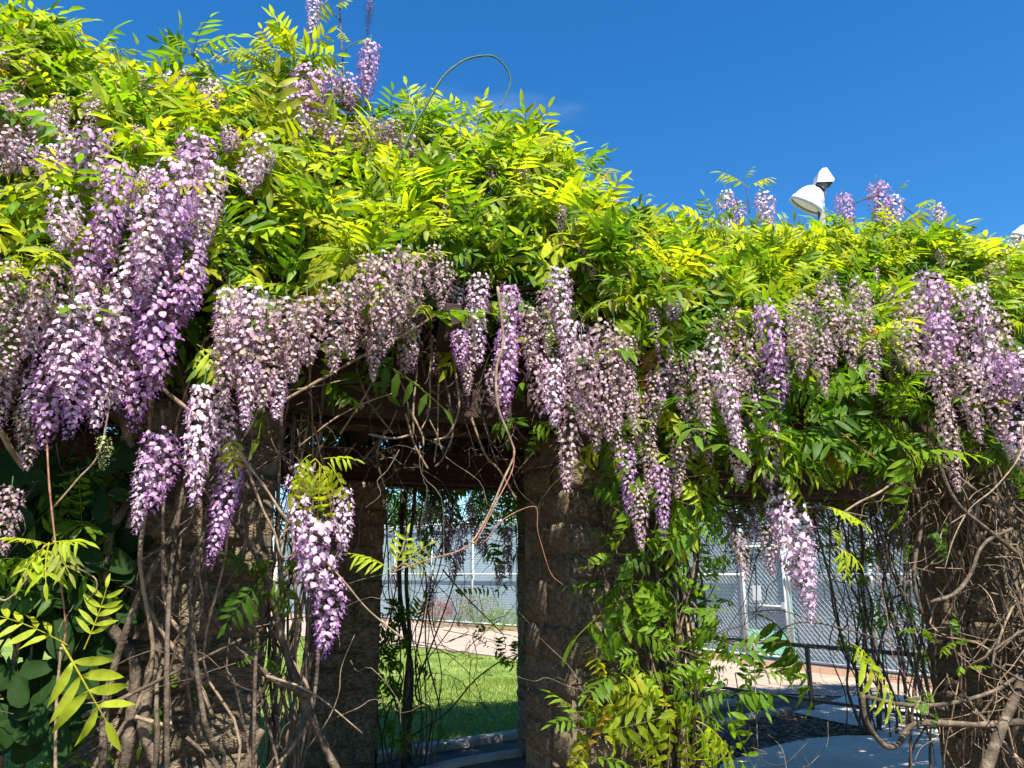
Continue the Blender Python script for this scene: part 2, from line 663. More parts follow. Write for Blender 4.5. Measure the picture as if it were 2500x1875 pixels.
def fence_run(A, B, label, skip=None, chain=True, bays=None):
    A, B = np.asarray(A, float), np.asarray(B, float)
    L = np.linalg.norm(B - A)
    d = (B - A) / L
    root = empty('chain_link_fence', (A[0], A[1], 0), rotz(d))
    tag(root, label, 'fence', 'tennis court fence runs')
    nb = bays or max(1, round(L / 2.0))
    post = cyl((0, 0, 0), (0, 0, FH + .02), .032).mesh('post')
    for i in range(nb + 1):
        o_ = obj('post', post, M['galv'], root)
        o_.location = (L * i / nb, 0, 0)
    for z in (.06, 1.62, FH - .02):
        o_ = obj('rail', cyl((0, -.05, z), (L, -.05, z), .024, 8).mesh('rail'), M['galv'], root)
    sm = Geo().box((.03, .045, .06), (L / nb - .03, .05, FH - .06)).mesh('windscreen', smooth=False)
    wm = Geo()
    wires(wm, 0, L / nb, .05, FH - .03, .105, .0032)
    wmm = wm.mesh('chain_mesh', smooth=False)
    for i in range(nb):
        o_ = obj('windscreen', sm, M['screen'], root)
        o_.location = (L * i / nb, 0, 0)
        if chain:
            o_ = obj('chain_mesh', wmm, M['galv'], root)
            o_.location = (L * i / nb, 0, 0)
            o_['kind'] = 'stuff'
    return root


uB = (FENCE[2] - FENCE[1]) / np.linalg.norm(FENCE[2] - FENCE[1])
uC = (FENCE[3] - FENCE[2]) / np.linalg.norm(FENCE[3] - FENCE[2])
# the gate spans the seam of the two nearer runs
GA = FENCE[2] - uB * .55
GB = FENCE[2] + uC * .65
fence_run(FENCE[0], FENCE[1], 'long chain-link fence with blue-grey windscreen behind the flower bushes', chain=False)
fence_run(FENCE[1], GA, 'chain-link fence with blue-grey windscreen running up to the gate')
fence_run(GB, FENCE[3], 'chain-link fence with blue-grey windscreen beside the floodlight pole')
gd = (GB - GA) / np.linalg.norm(GB - GA)
GL = np.linalg.norm(GB - GA)
gate = empty('chain_link_gate', (GA[0], GA[1], 0), rotz(gd))
tag(gate, 'galvanised chain-link gate with a white paper notice in the court fence', 'gate')
GH = 2.15
for x in (.07, GL - .07):
    obj('frame_post', cyl((x, -.02, .06), (x, -.02, GH), .026).mesh('frame_post'), M['galv'], gate)
for z in (.08, 1.02, GH):
    obj('frame_rail', cyl((.07, -.02, z), (GL - .07, -.02, z), .022).mesh('frame_rail'), M['galv'], gate)
g = Geo()
wires(g, .08, GL - .08, .08, GH, .105, .0032)
o = obj('chain_mesh', g.mesh('chain_mesh', smooth=False), M['galv'], gate)
o['kind'] = 'stuff'
obj('windscreen', Geo().box((.09, .02, .55), (GL - .09, .026, GH - .03)).mesh('windscreen', smooth=False), M['screen'], gate)
obj('latch', Geo().box((GL - .13, -.08, .98), (GL - .05, -.045, 1.10)).mesh('latch', smooth=False), M['galv'], gate)
tp = empty('fence_transom', (GA[0], GA[1], 0), rotz(gd))
tag(tp, 'windscreen panel framed above the chain-link gate', 'fence panel')
obj('windscreen', Geo().box((.05, .045, GH + .1), (GL - .05, .05, FH - .06)).mesh('windscreen', smooth=False), M['screen'], tp)
for z in (GH + .08, FH - .02):
    obj('rail', cyl((.04, -.03, z), (GL - .04, -.03, z), .024, 8).mesh('rail'), M['galv'], tp)
g = Geo()
wires(g, .05, GL - .05, GH + .1, FH - .04, .105, .0032)
o = obj('chain_mesh', g.mesh('chain_mesh', smooth=False), M['galv'], tp)
o['kind'] = 'stuff'
nt = obj('paper_notice', Geo().box((-.11, -.004, 0), (.11, 0, .29)).mesh('paper_notice', smooth=False), M['paper'])
pn = GA + gd * .45 + np.array([gd[1], -gd[0]]) * .055
nt.location = (pn[0], pn[1], 1.12)
nt.rotation_euler = (0, 0, rotz(gd))
tag(nt, 'white paper notice fixed to the chain-link gate', 'notice')


def lathe(g, prof, axis_o, axis_d, sides=20):
    """surface of revolution about a free axis, profile of (distance, radius)"""
    d = np.asarray(axis_d, float)
    d /= np.linalg.norm(d)
    ref = np.array([0, 0, 1.0]) if abs(d[2]) < .9 else np.array([1.0, 0, 0])
    nn = np.cross(d, ref)
    nn /= np.linalg.norm(nn)
    bb = np.cross(d, nn)
    V, T = [], []
    for x, r in prof:
        for j in range(sides):
            a = 2 * math.pi * j / sides
            V.append(np.asarray(axis_o) + d * x + r * (math.cos(a) * nn + math.sin(a) * bb))
    for i in range(len(prof) - 1):
        for j in range(sides):
            a, b_ = i * sides + j, i * sides + (j + 1) % sides
            T += [(a, b_, b_ + sides), (a, b_ + sides, a + sides)]
    g.add(V, T)
    return g


def floodlight(X, Y, H, yaw, label, k=.74):
    root = empty('floodlight', (X, Y, 0), yaw)
    tag(root, label, 'floodlight', 'tennis court floodlights')

    def K(v_):
        return np.asarray(v_, float) * k
    T0 = np.array([0, 0, H])
    obj('pole', Geo().tube([(0, 0, 0), (0, 0, H * .3), (0, 0, H * .7), (0, 0, H)], [.14, .125, .095, .072], 14).mesh('pole'), M['polem'], root)
    obj('collar', Geo().tube([T0 + K((0, 0, q)) for q in (.06, .09, .24, .28)], K([.10, .112, .112, .08]), 14).mesh('collar'), M['white'], root)
    # the reflector bowl opens downwards, to the left and away from the pergola
    ax = np.array([-.50, .30, -.80])
    ax /= np.linalg.norm(ax)
    o0 = T0 + K((-.10, -.12, .62))
    prof = [(0, .0), (.0, .15), (.07, .25), (.19, .345), (.33, .40), (.44, .425), (.445, .45), (.60, .475), (.60, .455), (.44, .41)]
    obj('reflector_bowl', lathe(Geo(), [(a * k, b_ * k) for a, b_ in prof], o0, ax, 32).mesh('reflector_bowl'), M['white'], root)
    obj('lens', lathe(Geo(), [(.55 * k, 0), (.55 * k, .45 * k)], o0, ax, 32).mesh('lens', smooth=False), M['glass'], root)
    # hooded ballast box behind the bowl, open below
    bt = T0 + K((.02, -.18, .60))
    sec = [(-.20, .06), (-.12, .36), (-.02, .48), (.10, .50), (.28, .16), (.25, .08)]
    V, T = [], []
    for yy in (-.19, .19):
        for x, z in sec:
            V.append(bt + K((x, yy, z)))
    nS = len(sec)
    for i in range(nS - 1):
        j = i + 1
        T += [(i, j, j + nS), (i, j + nS, i + nS)]
    for i in range(1, nS - 1):
        T += [(0, i, i + 1), (nS, nS + i + 1, nS + i)]
    obj('ballast_hood', Geo().add(V, T).mesh('ballast_hood', smooth=False), M['white'], root)
    obj('lamp_socket', lathe(Geo(), [(-.20 * k, .0), (-.20 * k, .10 * k), (-.06 * k, .145 * k), (.06 * k, .16 * k)], o0 + K((.10, -.05, .02)), ax, 18).mesh('lamp_socket'), M['polem'], root)
    for yy in (-.21, .21):
        obj('bracket', Geo().tube([T0 + K((.02, yy * .4, .2)), T0 + K((.08, yy, .40)), T0 + K((.0, yy, .72))], .026 * k, 6).mesh('bracket'), M['polem'], root)
    return root


p = at(2004, 512, 14.3)
floodlight(p[0], p[1], p[2] - .02, 0, 'white bowl floodlight with hooded box on a grey pole')
p = at(2538, 596, 17.0)
floodlight(p[0], p[1], p[2], -.1, 'white floodlight on the farther pole, mostly hidden by the wisteria')

# railing
RA, RB = np.array([2.55, 11.75]), np.array([5.35, 8.05])
rd = (RB - RA) / np.linalg.norm(RB - RA)
RL = np.linalg.norm(RB - RA)
rail = empty('railing', (RA[0], RA[1], 0), rotz(rd))
tag(rail, 'low black metal railing with two rails on the shaded pavement', 'railing')
for x in (.02, 1.93, 3.75, RL - .02):
    obj('post', Geo().box((x - .022, -.022, 0), (x + .022, .022, .755)).mesh('post', smooth=False), M['black'], rail)
    obj('base_plate', Geo().box((x - .06, -.06, .018), (x + .06, .06, .03)).mesh('base_plate', smooth=False), M['black'], rail)
for z, r in ((.76, .024), (.12, .018)):
    obj('rail', Geo().box((0, -r - .002, z - r), (RL, r + .002, z + r)).mesh('rail', smooth=False), M['black'], rail)

# ------------------------------------------------------------------ pergola
per = empty('pergola', tuple(pg(0, 0)), math.atan2(E2[1], E2[0]))
tag(per, 'pergola of rough stone pillars and redwood beams overgrown with wisteria', 'pergola')
# local frame of the pergola: x along it, y = away from the front (y = -o)


def stone_mesh(seed):
    bm = bmesh.new()
    bmesh.ops.create_cube(bm, size=1.0)
    bmesh.ops.subdivide_edges(bm, edges=bm.edges[:], cuts=3, use_grid_fill=True)
    for v in bm.verts:
        co = v.co.copy()
        m_ = [abs(c_) for c_ in co]
        edge = sum(1 for c_ in m_ if c_ > .49)
        if edge >= 2:
            for k in range(3):
                if m_[k] > .49:
                    co[k] *= .985 if edge == 2 else .96
        nv = mnoise.noise_vector(co * 2.3 + Vector((seed * 7.1, seed * 3.3, 0)))
        n2 = mnoise.noise_vector(co * 6 + Vector((seed * 2.1, 9.0, seed)))
        v.co = co + nv * .030 + n2 * .030
    bmesh.ops.triangulate(bm, faces=bm.faces[:])
    me = bpy.data.meshes.new('stone')
    bm.to_mesh(me)
    bm.free()
    me.polygons.foreach_set('use_smooth', np.ones(len(me.polygons), bool))
    me.materials.append(M['stone'])
    return me


STONES = [stone_mesh(i) for i in range(9)]


def pillar(s0, s1, y0, y1, H, label):
    root = empty('pillar', (0, 0, 0))
    root.parent = per
    root['label'] = label
    o_ = obj('mortar_core', Geo().box((s0 + .007, y0 + .007, 0), (s1 - .007, y1 - .007, H)).mesh('mortar_core', smooth=False), M['mortar'], root)
    z, row = 0.0, 0
    while z < H - .05:
        h = random.uniform(.09, .25)
        if z + h > H - .08:
            h = H - z
        # two to three stones along the front, two rows deep
        cuts = [s0] + sorted(s0 + (s1 - s0) * c_ for c_ in ([random.uniform(.35, .65)] if random.random() < .55 else [random.uniform(.25, .4), random.uniform(.6, .75)])) + [s1]
        ym = y0 + (y1 - y0) * random.uniform(.35, .65)
        for a, b_ in zip(cuts[:-1], cuts[1:]):
            for c_, d in ((y0, ym), (ym, y1)):
                st = obj('stone', random.choice(STONES), None, root)
                j = .006
                st.location = ((a + b_) / 2 + random.uniform(-.006, .006), (c_ + d) / 2 + random.uniform(-.006, .006), z + h / 2)
                st.scale = ((b_ - a) * 1.02 - j, (d - c_) * 1.02 - j, h * 1.02 - j)
        z += h
        row += 1
    return root


pillar(-1.84, -1.18, 0, .68, 2.44, 'stone pillar with thick crossing vine stems')
pillar(.317, .957, 0, .70, 2.44, 'stone pillar between the two openings')
pillar(3.37, 4.02, 0, .68, 2.44, 'stone pillar wrapped in bare tangled branches')
pillar(-.72, -.142, 3.02, 3.62, 2.44, 'shaded stone pillar at the lawn side')
pillar(1.3, 1.9, 3.02, 3.62, 2.44, 'stone pillar at the lawn side behind the middle one')
pillar(-2.5, -1.9, 3.02, 3.62, 2.44, 'stone pillar at the lawn side behind the thick stems')
pillar(6.7, 7.3, 3.02, 3.62, 2.44, 'stone pillar at the lawn side past the railing')


def timber(lo, hi, name):
    bm = bmesh.new()
    bmesh.ops.create_cube(bm, size=1.0)
    for v in bm.verts:
        v.co = Vector([lo[k] + (v.co[k] + .5) * (hi[k] - lo[k]) for k in range(3)])
    bmesh.ops.bevel(bm, geom=bm.edges[:], offset=.008, segments=1, affect='EDGES')
    me = bpy.data.meshes.new(name)
    bm.to_mesh(me)
    bm.free()
    return obj(name, me, M['wood'], per)


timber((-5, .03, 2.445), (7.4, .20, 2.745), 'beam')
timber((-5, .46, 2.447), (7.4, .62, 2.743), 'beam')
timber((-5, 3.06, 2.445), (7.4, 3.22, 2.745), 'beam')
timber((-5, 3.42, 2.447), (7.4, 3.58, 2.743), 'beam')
x = -4.6
while x < 6.4:
    timber((x, -.32, 2.748), (x + .09, 3.95, 2.95), 'rafter')
    x += .46
yy = -.2
while yy < 3.8:
    timber((-5, yy, 2.953), (6.6, yy + .07, 3.02), 'batten')
    yy += .36

# ------------------------------------------------------------------ leaf, flower and stem prototypes
def leaflet(L, W, fold, droop, seed, segs=5):
    r_ = random.Random(seed)
    prof = {5: [.14, .78, 1.0, .86, .42, .0], 3: [.2, 1.0, .72, .0]}[segs]
    ys = {5: [0, .2, .42, .65, .86, 1.0], 3: [0, .33, .7, 1.0]}[segs]
    V = []
    bend = r_.uniform(-.06, .06)
    for y, w in zip(ys, prof):
        zc = -droop * L * y * y
        wv = .12 * W * math.sin(y * 9 + r_.uniform(0, 6)) if segs == 5 else 0
        xo = bend * L * math.sin(math.pi * y)
        V += [(xo - W * w * .5, L * y, zc + fold * W * w * .5 + wv), (xo, L * y, zc), (xo + W * w * .5, L * y, zc + fold * W * w * .5 - wv)]
    T = []
    for i in range(len(ys) - 1):
        a = i * 3
        last = i == len(ys) - 2
        for k in (0, 1):
            if last:
                T.append((a + k, a + k + 1, a + 4))
            else:
                T += [(a + k, a + k + 1, a + k + 4), (a + k, a + k + 4, a + k + 3)]
    return np.array(V), np.array(T)


def rotm(ax, an):
    return np.array(Matrix.Rotation(an, 3, ax))


def frame(y, z):
    """rotation with columns x, y, z; y along the leaf, z near its upper side"""
    y = np.asarray(y, float)
    y = y / (np.linalg.norm(y) + 1e-9)
    z = np.asarray(z, float)
    z = z - y * (z @ y)
    nz_ = np.linalg.norm(z)
    if nz_ < 1e-4:
        z = np.cross(y, [1, 0, 0])
        nz_ = np.linalg.norm(z)
    z /= nz_
    return np.stack([np.cross(y, z), y, z], 1)


def leaf_layout(kind, seed):
    """list of (matrix, position, length, width, fold, droop) of the leaflets, and the rachis line"""
    r_ = random.Random(seed)
    R = {'mature': .23, 'young': .15, 'hang': .22, 'tip': .10}[kind] * r_.uniform(.85, 1.15)
    npair = {'mature': r_.choice([4, 5]), 'young': r_.choice([4, 5]), 'hang': 5, 'tip': 4}[kind]
    curve = {'mature': .22, 'young': .30, 'hang': .75, 'tip': .45}[kind] * r_.uniform(.6, 1.4)
    LL = {'mature': .096, 'young': .074, 'hang': .080, 'tip': .045}[kind]
    WW = {'mature': .265, 'young': .235, 'hang': .32, 'tip': .20}[kind]
    dip = {'mature': .12, 'young': .45, 'hang': .75, 'tip': .7}[kind]
    fold = {'mature': .25, 'young': .55, 'hang': .3, 'tip': .7}[kind]
    line = []
    for i in range(9):
        t = i / 8
        line.append((math.sin(t * 1.4) * .02 * r_.choice([1, 1]), R * t * (1 - .12 * curve * t), -curve * R * t * t))
    line = np.array(line)
    out = []
    for i in range(npair + 1):
        t = .26 + .74 * i / npair
        k = t * 8
        i0 = min(int(k), 7)
        p_ = line[i0] + (line[i0 + 1] - line[i0]) * (k - i0)
        tg = line[i0 + 1] - line[i0]
        tg /= np.linalg.norm(tg)
        sz = LL * (0.72 + .38 * math.sin(math.pi * min(t, .95))) * r_.uniform(.9, 1.1)
        base = frame(tg, np.array([0, 0, 1.0]))
        if i == npair:
            out.append((base @ rotm('X', -dip * .4), p_, sz * 1.05, sz * WW * 1.1, fold, .15))
            continue
        for sd in (-1, 1):
            an = math.radians(r_.uniform(48, 66)) * sd
            mt = base @ rotm('Z', -an) @ rotm('X', -dip * r_.uniform(.5, 1.4)) @ rotm('Y', r_.uniform(-.35, .35))
            out.append((mt, p_, sz, sz * WW * r_.uniform(.9, 1.12), fold * r_.uniform(.6, 1.3), r_.uniform(.1, .45)))
    return out, line


def compound(kind, seed, col, segs=5, rach=True):
    lay, line = leaf_layout(kind, seed)
    g_ = Geo()
    r_ = random.Random(seed + 99)
    for i, (mt, p_, L, W, fo, dr) in enumerate(lay):
        V, T = leaflet(L, W, fo, dr, seed * 31 + i, segs)
        cc = np.array(col) * r_.uniform(.86, 1.14)
        g_.add(V @ mt.T + p_, T, cc)
    if rach:
        g_.tube(line, np.linspace(.0022, .001, len(line)), 3, np.array(col) * [1.1, .9, 1.2], cap=False)
    return g_.arrays()


# leaf colours: young yellow-green, fresh green, deep green, bronze tips
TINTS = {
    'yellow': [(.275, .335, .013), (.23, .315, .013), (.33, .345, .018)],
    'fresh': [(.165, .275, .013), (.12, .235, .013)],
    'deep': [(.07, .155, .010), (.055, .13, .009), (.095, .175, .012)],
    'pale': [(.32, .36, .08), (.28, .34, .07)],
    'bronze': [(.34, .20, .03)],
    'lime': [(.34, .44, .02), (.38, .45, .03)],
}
LEAFM = {}


def leaf_set(kind, tone):
    key = (kind, tone)
    if key not in LEAFM:
        L_ = []
        for ci, c_ in enumerate(TINTS[tone]):
            for sd in range(3):
                V, T, cc = compound(kind, 17 * sd + 5 * ci + len(kind) * 3 + 1, c_)
                me = mesh_arrays('leaf', V, T, cc)
                me.materials.append(M['leaf'])
                L_.append(me)
        LEAFM[key] = L_
    return LEAFM[key]


LOW = {k: [compound(k, 7 * i + 3, (1, 1, 1), segs=3) for i in range(4)] for k in ('mature', 'young', 'hang')}


def scatter_leaves(name, inst, parent):
    """inst: list of (kind, R(3x3), pos, scale, colour) joined into one mesh"""
    g_ = Geo()
    groups = {}
    for it in inst:
        groups.setdefault((it[0], rng.integers(0, 4)), []).append(it)
    for (kind, v_), L_ in groups.items():
        pv_, pt_, pc_ = LOW[kind][v_]
        Rm = np.array([i[1] * i[3] for i in L_])
        Ps = np.array([i[2] for i in L_])
        Cs = np.array([i[4] for i in L_])
        V = np.einsum('nij,kj->nki', Rm, pv_) + Ps[:, None, :]
        n_ = len(L_)
        T = (pt_[None] + (np.arange(n_) * len(pv_))[:, None, None]).reshape(-1, 3)
        col = (pc_[None] * Cs[:, None, :]).reshape(-1, 3)
        g_.add(V.reshape(-1, 3), T, col)
    V, T, c_ = g_.arrays()
    base = np.array(parent.location)
    me = mesh_arrays(name, V - base, T, c_)
    o_ = obj(name, me, M['leaf'], parent)
    o_['kind'] = 'stuff'
    return o_


# --- blossoms
def floret(r_, banner, wing, size, pl, open_=1.0):
    """one pea flower: stalk from the origin outwards along +y, banner petal, two wings, keel"""
    g_ = Geo()
    b0 = np.array([0, pl, 0])
    # stalk
    g_.add([(-.0012, 0, 0), (.0012, 0, 0), (.0008, pl, .001), (-.0008, pl, .001)], [(0, 1, 2), (0, 2, 3)], np.array(wing) * .45 + np.array([.10, .09, .03]))
    R = size * .5
    # banner: a rounded cupped petal, folded back along its middle
    V, cl = [(0, .002, .002)], [np.array(banner) * np.array([.95, .95, .7]) + np.array([.04, .05, .0])]
    tilt = r_.uniform(.1, .8)
    fld = r_.uniform(.35, 1.0)
    for i in range(9):
        a = -math.pi * .5 + 2 * math.pi * i / 8 if i < 8 else -math.pi * .5 + 2 * math.pi
        a += .2
        rr = R * (1.0 + .10 * math.cos(2 * a)) * r_.uniform(.88, 1.1) * (.84 if abs(math.sin(a) - 1) < .03 else 1)
        x_, z_ = rr * math.cos(a) * 1.08, rr * math.sin(a) + R * .75
        y_ = -abs(x_) * fld + R * .10 - tilt * (z_) * .6 + .003
        V.append((x_, y_, z_))
        cl.append(np.array(banner) * r_.uniform(.93, 1.05))
    T = [(0, i, i + 1) for i in range(1, 9)]
    g_.add(np.array(V) + b0, T, np.array(cl))
    # wings and keel point forwards and down
    for sx in (-1, 1):
        w_ = R * .72
        ln = R * 1.45 * open_
        Vw = np.array([(0, 0, 0), (sx * w_ * .75, ln * .45, R * .18), (sx * w_ * .55, ln, -R * .25), (sx * .0005, ln * .85, -R * .42), (0, ln * .4, -R * .30)])
        g_.add(Vw + b0, [(0, 1, 4), (1, 2, 3), (1, 3, 4)], np.array(wing) * r_.uniform(.85, 1.15))
    return g_.arrays()


def bud(r_, col, size, pl):
    g_ = Geo()
    g_.add([(-.001, 0, 0), (.001, 0, 0), (.0007, pl, 0), (-.0007, pl, 0)], [(0, 1, 2), (0, 2, 3)], np.array(col) * .6)
    L, w = size, size * .26
    V = [(0, pl, 0), (w, pl + L * .5, 0), (0, pl + L * .5, w), (-w, pl + L * .5, 0), (0, pl + L * .5, -w), (0, pl + L, -w * .6)]
    g_.add(V, [(0, 1, 2), (0, 2, 3), (0, 3, 4), (0, 4, 1), (5, 2, 1), (5, 3, 2), (5, 4, 3), (5, 1, 4)], np.array(col))
    return g_.arrays()


FLOWER = {   # banner, wings, bud, floret size, share of buds at the tip
    'P': ((.72, .48, .70), (.40, .15, .49), (.33, .14, .42), .0172, .20),
    'L': ((.84, .66, .75), (.56, .30, .57), (.46, .24, .50), .0168, .12),
    'F': ((.62, .45, .52), (.44, .23, .37), (.43, .30, .33), .0155, .05),
    'W': ((.78, .68, .84), (.40, .26, .58), (.36, .22, .50), .017, .30),
    'D': ((.20, .14, .30), (.14, .08, .24), (.13, .08, .22), .013, 1.0),
    'G': ((.50, .55, .25), (.40, .45, .16), (.48, .54, .24), .014, 1.0),
}


def raceme_mesh(kind, aspect, seed):
    """unit raceme, hanging from the origin, 1 m long, 1/aspect wide; sized on placing. Built at true floret size for L = .33"""
    r_ = random.Random(seed)
    bn, wg, bd, size, budshare = FLOWER[kind]
    L = {1.7: .22, 2.4: .30, 3.3: .38, 4.6: .46}[aspect] if kind != 'G' else .2
    Wd = L / aspect
    g_, st = Geo(), Geo()
    sway = [r_.uniform(-.012, .012) for _ in range(4)]

    def axis(t):
        return np.array([sway[0] * math.sin(3 * t) + sway[1] * t, sway[2] * math.sin(2.5 * t) + sway[3] * t, -L * t])
    nfl = int(165 * (L / .33) * (Wd / .11) ** .6 * (1.0 if kind != 'F' else 1.0))
    ang = r_.uniform(0, 6)
    for i in range(nfl):
        t = .03 + .95 * ((i + r_.uniform(-.4, .4)) / nfl)
        t = min(max(t, 0.02), .985)
        ang += 2.399 + r_.uniform(-.25, .25)
        prof = min(1.0, .72 + t * 1.8) * (1.0 if t < .35 else (1 - ((t - .35) / .65) ** 1.35 * .80))
        if kind in 'F' and r_.random() < .12:
            continue
        rad = Wd * .5 * prof * r_.uniform(.8, 1.12)
        isbud = t > 1 - budshare * 1.0 and r_.random() < (.9 if t > 1 - budshare * .6 else .5)
        sz = size * r_.uniform(.82, 1.1) * (1.0 if t < .6 else 1 - .35 * (t - .6) / .4)
        shade = r_.uniform(.86, 1.1)
        if kind == 'F' and r_.random() < .22:
            b_, w_ = np.array((.52, .42, .33)), np.array((.36, .27, .21))     # withered, browning
        elif kind == 'L' and r_.random() < .3:
            b_, w_ = np.array((.80, .70, .78)), np.array(wg)
        else:
            b_, w_ = np.array(bn), np.array(wg)
        pl = max(rad - sz * .45, .006)
        if isbud:
            V, T, cl = bud(r_, np.array(bd) * shade, sz * .7, pl)
        else:
            V, T, cl = floret(r_, np.clip(b_ * shade, 0, .9), w_ * shade, sz, pl)
        el = r_.uniform(-.55, .12)                     # stalks droop a little
        Rm = rotm('Z', ang) @ rotm('X', el) @ rotm('Y', r_.uniform(-.4, .4))
        if kind in 'FL' and r_.random() < .3:
            Rm = Rm @ rotm('X', r_.uniform(-.5, .3))
        g_.add(V @ Rm.T + axis(t), T, cl)
    st.tube([axis(t) for t in np.linspace(-.10, 1.0, 9)], np.linspace(.0026, .0009, 9), 4)
    V, T, c_ = g_.arrays()
    me = mesh_arrays('flower_cluster', V / L, T, c_)
    me.materials.append(M['petal'])
    V, T, c_ = st.arrays()
    ms = mesh_arrays('flower_stalk', V / L, T)
    ms.materials.append(M['greentwig'])
    return me, ms


RAC = {}


def raceme_set(kind, asp):
    key = (kind, asp)
    if key not in RAC:
        RAC[key] = [raceme_mesh(kind, asp, 13 * i + int(asp * 10) + ord(kind)) for i in range(3)]
    return RAC[key]


def add_raceme(vine, top, length, width, kind):
    asp = min((1.7, 2.4, 3.3, 4.6), key=lambda a: abs(a - length / width))
    me, ms = random.choice(raceme_set(kind, asp))
    o_ = obj('flower_cluster', me, None, vine)
    o_.location = np.asarray(top) - np.array(vine.location)
    wsc = min(max(width * asp, length * .7), length * 1.35)
    o_.scale = (wsc, wsc, length)
    o_.rotation_euler = (random.gauss(0, .06), random.gauss(0, .06), random.uniform(0, 6.28))
    k = obj('flower_stalk', ms, None, o_)
    return o_


# ------------------------------------------------------------------ the wisteria vines
def vine_root(s, o, label, group=None):
    r_ = empty('wisteria_vine', tuple(pg(s, o)))
    tag(r_, label, 'wisteria', 'wisteria vines on the pergola')
    return r_


V1 = vine_root(-1.5, .1, 'wisteria with thick crossing stems and dense purple blooms beside the broad dark leaves')
V2 = vine_root(1.0, .1, 'wisteria on the stone pillar between the two openings, leafy down to the ground')
V3 = vine_root(3.4, .15, 'wisteria whose bare brown tangled branches wrap the pillar next to the railing')
V4 = vine_root(-.55, -3.1, 'shaded wisteria with slim dark trunks on the lawn side of the pergola')
V5 = vine_root(5.6, -3.1, 'shaded wisteria with dark upright stems in front of the railing and gate')


def vine_of(s):
    return V1 if s < -.30 else (V2 if s < 2.15 else V3)


LEAFZ = [(80, 150, 230, 170, 1), (330, 230, 200, 90, .75), (560, 330, 200, 110, .95), (60, 500, 120, 130, 1), (60, 650, 140, 130, 1), (40, 760, 90, 80, .7),
         (640, 220, 90, 100, .8), (860, 470, 270, 120, 1), (680, 640, 200, 90, 1), (980, 620, 150, 70, .7), (1250, 400, 210, 110, 1), (1130, 560, 200, 80, .9),
         (1400, 560, 190, 110, 1), (1620, 590, 220, 100, 1), (1900, 610, 260, 95, 1), (2100, 610, 150, 80, .9), (2250, 590, 160, 70, .9), (2430, 660, 110, 100, 1),
         (1500, 690, 170, 80, .85), (1800, 700, 220, 70, .7), (2110, 760, 90, 70, .85), (2400, 770, 80, 60, .6), (1700, 790, 130, 70, .6), (1560, 850, 70, 130, .5),
         (1990, 940, 110, 60, .3), (1660, 960, 90, 90, .45), (1900, 1060, 90, 90, .7), (2480, 760, 60, 120, .7), (250, 260, 120, 60, .6), (1050, 330, 130, 60, .6)]


def leaf_density(u, v):
    best = .05
    for cx, cy_, rx, ry, w in LEAFZ:
        q = ((u - cx) / rx) ** 2 + ((v - cy_) / ry) ** 2
        if q < 1:
            best = max(best, w * min(1.0, (1 - q) * 2.2))
    return best


def surf_normal(s, z):
    ds = (osurf(s + .05, z) - osurf(s - .05, z)) / .1
    dz = (osurf(s, z + .05) - osurf(s, z - .05)) / .1
    n3 = np.array([*(N2 - E2 * ds), -dz])
    return n3 / np.linalg.norm(n3)


leaf_objs = {id(V1): [], id(V2): [], id(V3): []}     # (size key, kind, tone, R, pos, scale)
fill = {id(V1): [], id(V2): [], id(V3): []}
TONES = ['yellow', 'yellow', 'lime', 'lime', 'fresh', 'fresh', 'pale']


def rosette(pos, axis, n, vine, tones=None, scale=1.0, kinds=('mature', 'mature', 'young'), spread=(35, 85), bank=None):
    axis = np.asarray(axis, float) / np.linalg.norm(axis)
    a0 = random.uniform(0, 6.28)
    ref = np.array([0, 0, 1.0]) if abs(axis[2]) < .9 else np.array([1.0, 0, 0])
    t1 = np.cross(axis, ref)
    t1 /= np.linalg.norm(t1)
    t2 = np.cross(axis, t1)
    tone = random.choice(tones or TONES)
    for i in range(n):
        az = a0 + 2 * math.pi * i / n + random.gauss(0, .35)
        po = math.radians(random.uniform(*spread))
        d = math.cos(po) * axis + math.sin(po) * (math.cos(az) * t1 + math.sin(az) * t2)
        up = np.array([0, 0, 1.0]) * .45 + axis * .7 + rng.normal(0, .45, 3)
        kd = random.choice(kinds)
        if d[2] < -.35:
            kd = 'hang'
        tn = tone if random.random() < .75 else random.choice(tones or TONES)
        if random.random() < .006:
            tn = 'bronze'
        if i == 0 and tones is None and random.random() < .5:
            kd, tn = 'tip', 'pale'
        bank.append((kd, tn, frame(d, up), np.asarray(pos, float) + d * .01, scale * random.uniform(.8, 1.2)))


# outer shoots on the front and top of the mound
s = -3.3
while s < 5.2:
    zc = crest(s)
    z = 2.25
    while z < zc + .03:
        ss, zz = s + random.uniform(-.09, .09), z + random.uniform(-.07, .07)
        oo = osurf(ss, zz)
        p_ = pg(ss, oo, zz)
        u, v = project(p_)
        if random.random() < leaf_density(u, v):
            nn = surf_normal(ss, zz)
            ax = nn * .8 + np.array([0, 0, .7]) + rng.normal(0, .35, 3)
            tones = None
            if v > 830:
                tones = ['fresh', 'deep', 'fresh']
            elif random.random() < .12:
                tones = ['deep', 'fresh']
            rosette(p_ - nn * .06, ax, random.randint(5, 8), None, tones, random.uniform(1.0, 1.4), bank=leaf_objs[id(vine_of(ss))])
        z += .145
    s += .155
# crest shoots standing against the sky
for i in range(120):
    ss = random.uniform(-3.2, 5.2)
    oo = -.8 + random.uniform(-.35, .45)
    p_ = pg(ss, oo, crest(ss) - random.uniform(.02, .16))
    rosette(p_, np.array([*(N2 * .35), 1.0]) + rng.normal(0, .25, 3), random.randint(4, 6), None, None, random.uniform(.85, 1.2), bank=leaf_objs[id(vine_of(ss))])
